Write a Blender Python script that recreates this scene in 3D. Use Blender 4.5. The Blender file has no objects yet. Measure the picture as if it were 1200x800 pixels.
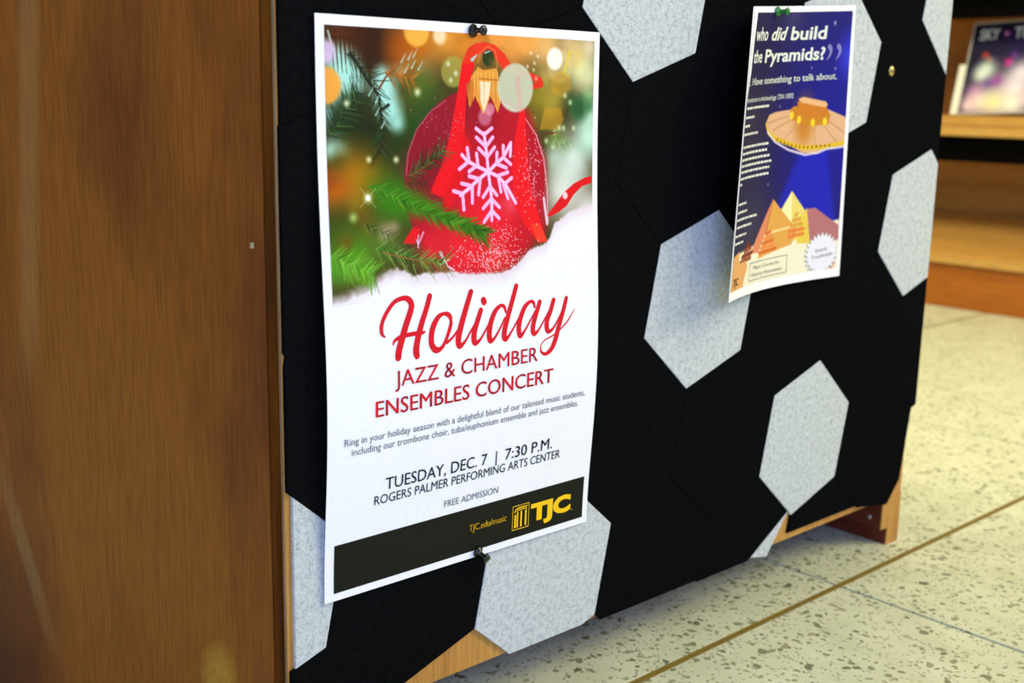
import bpy, bmesh, math, random
import numpy as np
from mathutils import Matrix, Vector

SC = bpy.context.scene
COL = SC.collection

# ------------------------------------------------------------------ camera
CAM_LOC = Vector((0.0, -0.7, 0.5495))
cr = Vector((0.73818477, -0.67429107, 0.02036668))
cu = Vector((0.12375987, 0.16504189, 0.97849102))
cw = Vector((0.66314911, 0.71978659, -0.20528159))
cam_data = bpy.data.cameras.new('camera')
cam = bpy.data.objects.new('camera', cam_data)
COL.objects.link(cam)
cam.matrix_world = Matrix(((cr.x, cu.x, -cw.x, CAM_LOC.x), (cr.y, cu.y, -cw.y, CAM_LOC.y),
                           (cr.z, cu.z, -cw.z, CAM_LOC.z), (0, 0, 0, 1)))
cam_data.sensor_width = 36.0
cam_data.lens = 41.024
cam_data.clip_start = 0.02
cam_data.dof.use_dof = True
cam_data.dof.focus_distance = 0.95
cam_data.dof.aperture_fstop = 6.3
SC.camera = cam

# ------------------------------------------------------------------ world
world = bpy.data.worlds.new('world')
SC.world = world
world.use_nodes = True
bg = world.node_tree.nodes['Background']
bg.inputs['Color'].default_value = (0.80, 0.88, 1.0, 1)
bg.inputs['Strength'].default_value = 0.27


def area_light(name, loc, target, sx, sy, power, color):
    d = bpy.data.lights.new(name, 'AREA')
    d.shape = 'RECTANGLE'
    d.size, d.size_y = sx, sy
    d.energy = power
    d.color = color
    o = bpy.data.objects.new(name, d)
    COL.objects.link(o)
    o.location = loc
    o.rotation_euler = (Vector(target) - Vector(loc)).to_track_quat('-Z', 'Y').to_euler()
    return o


WARM = (1.0, 0.92, 0.62)
area_light('ceiling_lamp', (3.1, -2.3, 2.2), (1.0, 0.0, 0.4), 1.0, 0.9, 54, WARM)
area_light('ceiling_lamp', (1.2, -2.0, 2.70), (1.2, -2.0, 0), 1.2, 1.2, 34, WARM)
area_light('ceiling_lamp', (2.4, 0.5, 2.70), (2.6, 0.5, 0), 1.2, 1.2, 24, WARM)
area_light('ceiling_lamp', (0.9, 1.4, 2.70), (1.6, 1.2, 0), 1.4, 1.4, 80, WARM)  # unseen lamp, placed here to brighten the background display shelf
area_light('window_daylight', (-1.0, -2.4, 1.4), (0.9, 0.0, 0.35), 1.2, 1.2, 60, (0.33, 0.47, 1.0))

SC.view_settings.view_transform = 'Standard'
SC.view_settings.look = 'None'
SC.view_settings.gamma = 1.0
SC.view_settings.use_curve_mapping = False
SC.view_settings.exposure = 0.06
SC.cycles.use_denoising = True
SC.cycles.max_bounces = 6


# ------------------------------------------------------------------ helpers
def lin(c):
    return tuple(((v / 255) / 12.92 if v <= 10 else (((v / 255) + 0.055) / 1.055) ** 2.4) for v in c)


def new_mat(name):
    m = bpy.data.materials.new(name)
    m.use_nodes = True
    nt = m.node_tree
    return m, nt, nt.nodes['Principled BSDF']


def plain(name, rgb, rough=0.6, metal=0.0, spec=0.4):
    m, nt, b = new_mat(name)
    n = nt.nodes.new('ShaderNodeTexNoise')
    n.inputs['Scale'].default_value = 60
    g = nt.nodes.new('ShaderNodeNewGeometry')
    nt.links.new(g.outputs['Position'], n.inputs['Vector'])
    mx = nt.nodes.new('ShaderNodeMix'); mx.data_type = 'RGBA'
    c = lin(rgb)
    mx.inputs['A'].default_value = (*[v * 0.92 for v in c], 1)
    mx.inputs['B'].default_value = (*[min(1, v * 1.06) for v in c], 1)
    nt.links.new(n.outputs['Fac'], mx.inputs['Factor'])
    nt.links.new(mx.outputs['Result'], b.inputs['Base Color'])
    b.inputs['Roughness'].default_value = rough
    b.inputs['Metallic'].default_value = metal
    b.inputs['Specular IOR Level'].default_value = spec
    return m


def noise(nt, vec, scale, detail=4, rough=0.55, mapscale=None, out='Fac'):
    if mapscale is not None:
        mp = nt.nodes.new('ShaderNodeMapping')
        mp.inputs['Scale'].default_value = mapscale
        nt.links.new(vec, mp.inputs['Vector'])
        vec = mp.outputs['Vector']
    n = nt.nodes.new('ShaderNodeTexNoise')
    n.inputs['Scale'].default_value = scale
    n.inputs['Detail'].default_value = detail
    n.inputs['Roughness'].default_value = rough
    nt.links.new(vec, n.inputs['Vector'])
    return n.outputs[out]


def ramp(nt, fac, stops, mode='LINEAR'):
    r = nt.nodes.new('ShaderNodeValToRGB')
    r.color_ramp.interpolation = mode
    el = r.color_ramp.elements
    while len(el) < len(stops):
        el.new(0.5)
    for e, (p, c) in zip(el, stops):
        e.position = p
        e.color = (*lin(c), 1)
    nt.links.new(fac, r.inputs['Fac'])
    return r.outputs['Color']


def mix(nt, f, a, b, mode='MIX'):
    m = nt.nodes.new('ShaderNodeMix'); m.data_type = 'RGBA'; m.blend_type = mode
    for key, v in (('Factor', f), ('A', a), ('B', b)):
        if isinstance(v, (int, float)):
            m.inputs[key].default_value = v
        elif isinstance(v, tuple):
            m.inputs[key].default_value = (*v, 1)
        else:
            nt.links.new(v, m.inputs[key])
    return m.outputs['Result']


def math_node(nt, op, a, b=None):
    m = nt.nodes.new('ShaderNodeMath'); m.operation = op
    for i, v in enumerate((a, b)):
        if v is None:
            continue
        if isinstance(v, (int, float)):
            m.inputs[i].default_value = v
        else:
            nt.links.new(v, m.inputs[i])
    return m.outputs[0]


def bump(nt, b, h, strength, dist):
    n = nt.nodes.new('ShaderNodeBump')
    n.inputs['Strength'].default_value = strength
    n.inputs['Distance'].default_value = dist
    nt.links.new(h, n.inputs['Height'])
    nt.links.new(n.outputs['Normal'], b.inputs['Normal'])


def wood(name, dark, mid, light, rough=0.45, axis='Z', scale=1.0, spec=0.4, soft=False):
    """grain running along one axis, with slow colour drift and fine pores"""
    m, nt, b = new_mat(name)
    g = nt.nodes.new('ShaderNodeTexCoord').outputs['Object']
    ms = {'Z': (9, 9, 0.7), 'X': (0.7, 9, 9), 'Y': (9, 0.7, 9)}[axis]
    fine = {'Z': (700, 700, 24), 'X': (24, 700, 700), 'Y': (700, 24, 700)}[axis]
    a = noise(nt, g, 1.6 * scale, 5, 0.55, (3, 3, 1.2) if soft else ms)
    f = noise(nt, g, 1.0 * scale, 3, 0.6, fine)
    c = ramp(nt, a, [(0.36 if soft else 0.30, dark), (0.5, mid), (0.62 if soft else 0.72, light)])
    f2 = ramp(nt, f, [(0.35, (205, 196, 184)), (0.62, (255, 255, 255))])
    c = mix(nt, 0.75, c, f2, 'MULTIPLY')
    nt.links.new(c, b.inputs['Base Color'])
    b.inputs['Roughness'].default_value = rough
    b.inputs['Specular IOR Level'].default_value = spec
    bump(nt, b, f, 0.12, 0.0006)
    return m


def link(name, me, mat=None, parent=None, label=None, cat=None, group=None, kind=None):
    o = bpy.data.objects.new(name, me)
    COL.objects.link(o)
    if mat is not None and me is not None and not me.materials:
        me.materials.append(mat)
    if parent is not None:
        o.parent = parent
    tag(o, label, cat, group, kind)
    return o


def tag(o, label=None, cat=None, group=None, kind=None):
    for k, v in (('label', label), ('category', cat), ('group', group), ('kind', kind)):
        if v:
            o[k] = v


def empty(name, loc, label=None, cat=None, group=None, kind=None, rz=0.0):
    o = bpy.data.objects.new(name, None)
    COL.objects.link(o)
    o.location = loc
    o.rotation_euler = (0, 0, rz)
    o.empty_display_size = 0.05
    tag(o, label, cat, group, kind)
    return o


def mesh(name, verts, faces, smooth=False):
    me = bpy.data.meshes.new(name)
    me.from_pydata([tuple(v) for v in verts], [], faces)
    me.update()
    if smooth:
        me.polygons.foreach_set('use_smooth', [True] * len(me.polygons))
    return me


def box_mesh(name, lo, hi, bevel=0.0):
    bm = bmesh.new()
    bmesh.ops.create_cube(bm, size=1.0)
    for v in bm.verts:
        v.co = Vector([lo[i] + (v.co[i] + 0.5) * (hi[i] - lo[i]) for i in range(3)])
    if bevel > 0:
        bmesh.ops.bevel(bm, geom=bm.edges[:], offset=bevel, segments=2, affect='EDGES')
    me = bpy.data.meshes.new(name)
    bm.to_mesh(me); bm.free()
    return me


def lathe(name, prof, seg=24):
    """profile (radius, height) turned round the local -Y axis, height pointing out of the board"""
    vs, fs = [], []
    for r, h in prof:
        for k in range(seg):
            a = 2 * math.pi * k / seg
            vs.append((r * math.cos(a), -h, r * math.sin(a)))
    for i in range(len(prof) - 1):
        for k in range(seg):
            k2 = (k + 1) % seg
            fs.append((i * seg + k, i * seg + k2, (i + 1) * seg + k2, (i + 1) * seg + k))
    fs.append(tuple(range(seg))[::-1])
    fs.append(tuple((len(prof) - 1) * seg + k for k in range(seg)))
    me = mesh(name, vs, fs, True)
    return me


# ------------------------------------------------------------------ materials
M_PANEL = wood('varnished_plywood', (90, 44, 17), (120, 62, 16), (150, 88, 22), rough=0.40, spec=0.3, soft=True)
M_EDGE = wood('worn_plywood_edge', (40, 20, 2), (88, 48, 6), (120, 72, 14), rough=0.8, scale=2.5, spec=0.1)
M_PALE = wood('pale_ply_edge', (120, 96, 70), (165, 140, 110), (190, 170, 140), rough=0.8, scale=4)
M_BACK = wood('golden_plywood', (172, 118, 52), (198, 144, 70), (214, 164, 88), rough=0.5, axis='Z')
M_SHELFWOOD = wood('orange_maple', (206, 150, 66), (222, 168, 82), (232, 184, 98), rough=0.38, axis='Y')
M_SHELFBASE = wood('orange_maple_base', (168, 90, 14), (188, 106, 22), (204, 120, 30), rough=0.4, axis='Y')
M_SHELFSHADE = wood('painted_shelf_shade', (5, 4, 3), (8, 6, 4), (11, 8, 5), rough=0.9, spec=0.05, axis='Y')  # near-black colour standing in for the shade below each shelf
M_SHADEWOOD = wood('reddish_painted_shade', (84, 26, 12), (104, 36, 16), (124, 50, 22), rough=0.55, axis='Y')  # shadow on the inner sides put into the colour; edge caps stay lit


def felt(name, base, speck, amount, sheen):
    m, nt, b = new_mat(name)
    g = nt.nodes.new('ShaderNodeNewGeometry').outputs['Position']
    a = noise(nt, g, 620, 3, 0.7)
    c = noise(nt, g, 190, 4, 0.6)
    s = math_node(nt, 'ADD', math_node(nt, 'MULTIPLY', a, 0.55), math_node(nt, 'MULTIPLY', c, 0.45))
    col = ramp(nt, s, [(0.34, speck), (0.50, base), (0.66, tuple(min(255, int(v + amount)) for v in base))])
    nt.links.new(col, b.inputs['Base Color'])
    b.inputs['Roughness'].default_value = 1.0
    b.inputs['Specular IOR Level'].default_value = 0.0
    b.inputs['Sheen Weight'].default_value = sheen
    bump(nt, b, a, 0.35, 0.0008)
    return m


M_GREY = felt('grey_wool_felt', (196, 202, 204), (136, 146, 154), 16, 0.05)
M_BLACK = felt('black_wool_felt', (14, 15, 16), (9, 10, 11), 5, 0.0)


def terrazzo():
    m, nt, b = new_mat('terrazzo')
    g = nt.nodes.new('ShaderNodeNewGeometry').outputs['Position']
    warp = noise(nt, g, 55, 2, 0.5, out='Color')
    wv = nt.nodes.new('ShaderNodeVectorMath'); wv.operation = 'MULTIPLY_ADD'
    nt.links.new(warp, wv.inputs[0]); wv.inputs[1].default_value = (0.016, 0.016, 0.0)
    nt.links.new(g, wv.inputs[2])
    base = ramp(nt, noise(nt, g, 14, 4), [(0.3, (203, 206, 172)), (0.7, (222, 224, 192))])
    col = base
    for sc_, thr, cols, r in ((115, 0.76, [(0.0, (104, 118, 78)), (0.35, (134, 142, 104)), (0.7, (160, 158, 122)), (1, (98, 104, 72))], 0.40),
                              (240, 0.68, [(0.0, (126, 136, 96)), (0.5, (170, 168, 132)), (1, (150, 152, 136))], 0.42),
                              (80, 0.90, [(0.0, (88, 98, 66)), (1, (136, 138, 104))], 0.36)):
        v = nt.nodes.new('ShaderNodeTexVoronoi')
        v.inputs['Scale'].default_value = sc_
        mp = nt.nodes.new('ShaderNodeMapping')
        mp.inputs['Scale'].default_value = (1, 1, 0.0)
        mp.inputs['Rotation'].default_value = (0, 0, sc_)
        nt.links.new(wv.outputs[0], mp.inputs['Vector'])
        nt.links.new(mp.outputs['Vector'], v.inputs['Vector'])
        sep = nt.nodes.new('ShaderNodeSeparateColor')
        nt.links.new(v.outputs['Color'], sep.inputs['Color'])
        pick = math_node(nt, 'GREATER_THAN', sep.outputs['Red'], thr)
        inside = math_node(nt, 'LESS_THAN', v.outputs['Distance'], r)
        f = math_node(nt, 'MULTIPLY', pick, inside)
        chip = ramp(nt, sep.outputs['Green'], cols)
        col = mix(nt, math_node(nt, 'MULTIPLY', f, 0.9), col, chip)
    nt.links.new(col, b.inputs['Base Color'])
    b.inputs['Roughness'].default_value = 0.34
    b.inputs['Specular IOR Level'].default_value = 0.35
    return m


M_TERR = terrazzo()
M_BRASS = plain('aged_brass_strip', (140, 118, 52), 0.55, 0.0)
M_GROUT = plain('dark_joint_filler', (64, 62, 34), 0.9)
M_WALL = plain('painted_wall', (206, 200, 184), 0.85)
M_CEIL = plain('ceiling_white', (226, 226, 222), 0.9)


def paper_mat(name, rgb=(246, 247, 252), attr=None, rough=0.55, spec=0.12):
    m, nt, b = new_mat(name)
    g = nt.nodes.new('ShaderNodeNewGeometry').outputs['Position']
    if attr:
        a = nt.nodes.new('ShaderNodeVertexColor'); a.layer_name = attr
        src = a.outputs['Color']
    else:
        src = None
    c0 = lin(rgb)
    tone = ramp(nt, noise(nt, g, 300, 2), [(0.2, (248, 248, 248)), (0.8, (255, 255, 255))])
    col = mix(nt, 1.0, src if src is not None else c0, tone, 'MULTIPLY')
    nt.links.new(col, b.inputs['Base Color'])
    b.inputs['Roughness'].default_value = rough
    b.inputs['Specular IOR Level'].default_value = spec
    return m


M_PAPER = paper_mat('poster_paper')
M_PRINT = paper_mat('printed_colour', attr='print')
M_INK_RED = plain('red_ink', (214, 28, 44), 0.5, spec=0.12)
M_INK_BLACK = plain('black_ink', (24, 27, 20), 0.6, spec=0.12)
M_INK_GREY = plain('grey_ink', (112, 112, 116), 0.5, spec=0.12)
M_INK_GOLD = plain('yellow_ink', (248, 200, 30), 0.5, spec=0.12)
M_INK_WHITE = plain('white_ink', (226, 232, 222), 0.5, spec=0.12)
M_INK_LILAC = plain('lilac_ink', (128, 124, 190), 0.5, spec=0.12)
M_PIN_BLACK = plain('black_plastic', (16, 16, 15), 0.22, spec=0.6)
M_PIN_GREEN = plain('green_plastic', (24, 122, 40), 0.25, spec=0.6)
M_STEEL = plain('steel', (190, 190, 192), 0.3, 1.0)
M_GOLD = plain('brass_tack', (206, 186, 124), 0.28, 1.0)

# marks on the varnished end panel: two pale streaks, a worn golden patch, tiny flecks
def panel_marks():
    nt = M_PANEL.node_tree; b = nt.nodes['Principled BSDF']
    src = b.inputs['Base Color'].links[0].from_socket
    g = nt.nodes.new('ShaderNodeNewGeometry').outputs['Position']
    sp = nt.nodes.new('ShaderNodeSeparateXYZ'); nt.links.new(g, sp.inputs[0])
    az = math.radians(113)
    M = lambda o, a, c=None: math_node(nt, o, a, c)
    t = M('ADD', M('MULTIPLY', M('SUBTRACT', sp.outputs['X'], 0.418), math.cos(az)), M('MULTIPLY', M('SUBTRACT', sp.outputs['Y'], 0.0085), math.sin(az)))
    z = sp.outputs['Z']
    def streak(t0, z0, slope, half, zlo, zhi):
        d = M('ABSOLUTE', M('SUBTRACT', t, M('ADD', t0, M('MULTIPLY', M('SUBTRACT', z, z0), slope))))
        m = M('SUBTRACT', 1.0, M('DIVIDE', d, half))
        m = M('MINIMUM', M('MAXIMUM', M('MULTIPLY', m, 2.0), 0.0), 1.0)
        lo = M('MINIMUM', M('MAXIMUM', M('MULTIPLY', M('SUBTRACT', z, zlo), 12.0), 0.0), 1.0)
        hi = M('MINIMUM', M('MAXIMUM', M('MULTIPLY', M('SUBTRACT', zhi, z), 12.0), 0.0), 1.0)
        return M('MULTIPLY', M('MULTIPLY', m, lo), hi)
    a = streak(0.2115, 0.55, -0.085, 0.0125, 0.30, 1.2)
    c = streak(0.2620, 0.22, 0.31, 0.0095, 0.07, 0.27)
    col = mix(nt, M('MULTIPLY', a, 0.17), src, lin((176, 150, 100)))
    col = mix(nt, M('MULTIPLY', c, 0.22), col, lin((176, 150, 96)))
    e = M('ADD', M('POWER', M('DIVIDE', M('SUBTRACT', t, 0.052), 0.019), 2.0), M('POWER', M('DIVIDE', M('SUBTRACT', z, 0.105), 0.034), 2.0))
    n = noise(nt, g, 160, 3, 0.7)
    pch = M('MULTIPLY', M('MINIMUM', M('MAXIMUM', M('SUBTRACT', 1.1, e), 0.0), 1.0), n)
    col = mix(nt, M('MULTIPLY', pch, 0.7), col, lin((214, 176, 60)))
    v = nt.nodes.new('ShaderNodeTexVoronoi'); v.inputs['Scale'].default_value = 34
    nt.links.new(g, v.inputs['Vector'])
    s_ = nt.nodes.new('ShaderNodeSeparateColor'); nt.links.new(v.outputs['Color'], s_.inputs['Color'])
    fl = M('MULTIPLY', M('LESS_THAN', v.outputs['Distance'], 0.035), M('GREATER_THAN', s_.outputs['Red'], 0.93))
    col = mix(nt, fl, col, lin((206, 190, 150)))
    nt.links.new(col, b.inputs['Base Color'])


panel_marks()

# ------------------------------------------------------------------ floor
floor = empty('floor', (0, 0, 0), kind='structure')
tag(floor, 'pale terrazzo floor slabs divided by thin brass and dark joints')
PX, PY, X0, Y0 = 0.749, 0.749, 1.147, -0.0245
GX, GY = 0.0020, 0.0040
link('joint_bed', box_mesh('joint_bed', (-4.2, -4.6, -0.03), (6.6, 4.4, -0.004)), M_GROUT, floor)
tile_me = box_mesh('floor_tile', (GX, GY, -0.022), (PX - GX, PY - GY, 0.0), 0.0007)
tile_me.materials.append(M_TERR)
ix0, ix1, iy0, iy1 = -7, 6, -6, 5
for i in range(ix0, ix1 + 1):
    for j in range(iy0, iy1 + 1):
        t = link('floor_tile', tile_me, None, floor)
        t.location = (X0 + i * PX, Y0 + j * PY, 0)
strip_me = box_mesh('divider_strip', (-5.3, -0.0013, -0.01), (5.7, 0.0013, -0.0002))
strip_me.materials.append(M_BRASS)
for j in range(iy0, iy1 + 2):
    for s in (-1, 1):
        t = link('divider_strip', strip_me, None, floor)
        t.location = (X0, Y0 + j * PY + s * 0.0025, 0)

# ------------------------------------------------------------------ walls and ceiling
link('wall_right', box_mesh('wall_right', (3.62, -4.6, 0.0), (3.76, 4.4, 2.8)), M_WALL, kind='structure')
link('wall_back', box_mesh('wall_back', (-4.2, 4.26, 0.0), (3.62, 4.4, 2.8)), M_WALL, kind='structure')
link('ceiling', box_mesh('ceiling', (-4.2, -4.6, 2.8), (3.76, 4.4, 2.9)), M_CEIL, kind='structure')

# ------------------------------------------------------------------ bookcase clad in felt
HB = 0.98
bookcase = empty('bookcase', (0.90, 0.15, 0.0),
                 'low wooden bookcase, its back clad in black and grey felt hexagons, with two posters', 'bookcase')
BO = Vector((0.90, 0.15, 0.0))


def bpart(name, me, mat=None, **k):
    me.transform(Matrix.Translation(-BO))
    return link(name, me, mat, bookcase, **k)


def prism(name, pts, z0, z1, bevel=0.0):
    bm = bmesh.new()
    lo = [bm.verts.new((x, y, z0)) for x, y in pts]
    hi = [bm.verts.new((x, y, z1)) for x, y in pts]
    n = len(pts)
    bm.faces.new(lo[::-1]); bm.faces.new(hi)
    for i in range(n):
        bm.faces.new((lo[i], lo[(i + 1) % n], hi[(i + 1) % n], hi[i]))
    bmesh.ops.recalc_face_normals(bm, faces=bm.faces)
    if bevel:
        bmesh.ops.bevel(bm, geom=bm.edges[:], offset=bevel, segments=2, affect='EDGES')
    me = bpy.data.meshes.new(name); bm.to_mesh(me); bm.free()
    return me


AZ = math.radians(113)
dxs, dys = math.cos(AZ), math.sin(AZ)
YF = 0.0085
side_pts = [(0.4180, YF), (0.4300, YF), (0.4300 + 0.55 * dxs + 0.008, YF + 0.55 * dys), (0.4180 + 0.55 * dxs, YF + 0.55 * dys)]
side = bpart('side_panel', prism('side_panel', side_pts, 0.0, HB, 0.0008), M_PANEL, label='orange-brown varnished end panel')
bpart('edge_strip', box_mesh('edge_strip', (0.4183, YF - 0.0009, 0.001), (0.4297, YF + 0.0006, HB - 0.001), 0.0003), M_EDGE,
      label='dark worn front edge of the end panel')
bpart('back_panel', box_mesh('back_panel', (0.4262, 0.0035, 0.0665), (1.3250, 0.0078, HB), 0.0004), M_BACK,
      label='golden plywood sheet under the felt')
bpart('pale_edge', box_mesh('pale_edge', (0.4258, 0.0040, 0.0672), (0.42635, 0.0058, HB - 0.001)), M_PALE,
      label='pale raw ply edge')
bpart('end_panel', box_mesh('end_panel', (1.3060, 0.0085, 0.0), (1.3330, 0.40, HB), 0.001), M_SHADEWOOD, label='reddish end board, coloured darker for the shade inside')
bpart('front_edge', box_mesh('front_edge', (1.3058, 0.0066, 0.0), (1.3334, 0.0086, 0.0660), 0.0003), M_BACK)
bpart('floor_rail', box_mesh('floor_rail', (1.2905, 0.0085, 0.0235), (1.3058, 0.36, 0.0640), 0.0008), M_SHADEWOOD, label='reddish rail')
bpart('rail_end', box_mesh('rail_end', (1.2907, 0.0068, 0.0236), (1.3057, 0.0086, 0.0638), 0.0003), M_BACK)
bpart('screw', lathe('screw', [(0.0005, 0), (0.0030, 0.0), (0.0030, 0.0008), (0.0012, 0.0012)], 14), M_STEEL).location = (0, 0, 0)
scr = [o for o in bookcase.children if o.name.startswith('screw')][0]
scr.data.transform(Matrix.Translation(BO)); scr.data.transform(Matrix.Rotation(math.radians(-90), 4, 'Z'))
scr.location = Vector((1.2905, 0.024, 0.037)) - BO
bpart('bottom_shelf', box_mesh('bottom_shelf', (0.4310, 0.0085, 0.0660), (1.3058, 0.36, 0.0840), 0.0008), M_SHADEWOOD)
bpart('middle_shelf', box_mesh('middle_shelf', (0.4310, 0.0085, 0.50), (1.3058, 0.36, 0.518), 0.0008), M_BACK)
bpart('top_board', prism('top_board', [(0.414, 0.0), (1.338, 0.0), (1.338, 0.40), (0.414 + 0.40 * dxs * 1.05, 0.40)], HB, HB + 0.02, 0.001), M_PANEL)
bpart('staple', box_mesh('staple', (0.4100, 0.0135, 0.4430), (0.4122, 0.0150, 0.4470)), M_STEEL)

# felt hexagons: a regular six-sided lattice, slightly turned, cut off at the edges of the panel
HS, HPHI, HC = 0.08852, -0.20459, Vector((0.8968, 0.3594))
A1 = HS * 3 ** 0.5 * Vector((math.cos(HPHI), math.sin(HPHI)))
A2 = HS * 3 ** 0.5 * Vector((math.cos(HPHI + math.pi / 3), math.sin(HPHI + math.pi / 3)))
GREY = {(0, 0), (2, -1), (2, 1), (-2, 2), (0, 2), (1, 3), (0, -2), (-2, -2)}


def clip(poly, a, b):
    """keep the side to the left of the line a->b"""
    a, b = Vector(a), Vector(b)
    d = b - a
    def s(p): return d.x * (p.y - a.y) - d.y * (p.x - a.x)
    out = []
    for i in range(len(poly)):
        p, q = poly[i], poly[(i + 1) % len(poly)]
        sp, sq = s(p), s(q)
        if sp >= 0: out.append(p)
        if (sp >= 0) != (sq >= 0): out.append(p + (q - p) * (sp / (sp - sq)))
    return out


def area(p):
    return 0.5 * sum(p[i].x * p[(i + 1) % len(p)].y - p[(i + 1) % len(p)].x * p[i].y for i in range(len(p)))


def felt_piece(poly, grey, y_off=0.0, label=None):
    c = sum(poly, Vector((0, 0))) / len(poly)
    g, ch = 0.00008, 0.0005
    rings = []
    for inset, y in ((g, 0.0034), (g, 0.0006), (g + ch, 0.0)):
        ring = []
        n = len(poly)
        for i in range(n):
            p0, p1, p2 = poly[i - 1], poly[i], poly[(i + 1) % n]
            e0 = (p1 - p0).normalized(); e1 = (p2 - p1).normalized()
            n0 = Vector((-e0.y, e0.x)); n1 = Vector((-e1.y, e1.x))
            bis = (n0 + n1)
            k = inset / max(0.3, (1 + n0.dot(n1)))
            q = p1 + bis * k
            ring.append((q.x, y + y_off, q.y))
        rings.append(ring)
    n = len(poly)
    vs = [v for r in rings for v in r]
    fs = [tuple(range(2 * n, 3 * n)), tuple(range(n))[::-1]]
    for r in range(2):
        for i in range(n):
            fs.append((r * n + i, r * n + (i + 1) % n, (r + 1) * n + (i + 1) % n, (r + 1) * n + i))
    me = mesh('felt_hexagon', vs, fs)
    me.transform(Matrix.Translation(-BO))
    return link('felt_hexagon', me, M_GREY if grey else M_BLACK, bookcase, label=label)


rnd = random.Random(5)
for i in range(-7, 9):
    for j in range(-5, 9):
        if (i, j) in ((0, -3), (1, -3)):
            continue                                    # missing felt: bare plywood shows there
        c = HC + i * A1 + j * A2
        poly = [c + HS * Vector((math.cos(HPHI + math.radians(30 + 60 * k)), math.sin(HPHI + math.radians(30 + 60 * k)))) for k in range(6)]
        xl = 0.4270 + rnd.uniform(-0.0008, 0.0004)
        if (i, j) == (-2, -2):
            xl = 0.4312
        poly = clip(poly, (xl, 1), (xl, 0))
        if c.y < 0.72: poly = clip(poly, (1.3372, 0), (1.3348, 0.8)) if poly else poly
        else: poly = clip(poly, (1.3348, 0), (1.3348, 1)) if poly else poly
        zb = {(0, -2): 0.0660, (1, -2): 0.0630, (2, -2): 0.0612, (3, -2): 0.0750}.get((i, j), 0.0665)
        if c.x > 1.2 and c.y < 0.2:
            if poly: poly = clip(poly, (1.2105, 0.0735), (1.2868, 0.0606))
            if poly: poly = clip(poly, (1.2868, 0.0606), (1.3128, 0.0886))
            if poly: poly = clip(poly, (1.3128, 0.0886), (1.3272, 0.1818))
        elif poly:
            poly = clip(poly, (0, zb), (2, zb))
        if poly: poly = clip(poly, (2, HB), (0, HB))
        if (i, j) == (2, -2):
            poly = clip(poly, (1.0041, 0.0636), (1.0696, 0.1018))
            gs = [Vector((1.0045, 0.0636)), Vector((1.0342, 0.0572)), Vector((1.0696, 0.1018))]
            felt_piece(gs, True, label='narrow grey felt offcut hanging below the panel edge')
        if (i, j) == (3, -2):
            poly = clip(poly, (1.0640, 0.0830), (1.0740, 0.0740))
        # drop doubled points
        q = []
        for p in poly:
            if not q or (p - q[-1]).length > 0.0008: q.append(p)
        if len(q) > 1 and (q[0] - q[-1]).length < 0.0008: q.pop()
        if len(q) < 3 or area(q) < 2e-5:
            continue
        felt_piece(q, (i, j) in GREY, y_off=rnd.uniform(-0.0002, 0.0002),
                   label='pale grey felt hexagon' if (i, j) in GREY else None)


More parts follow.
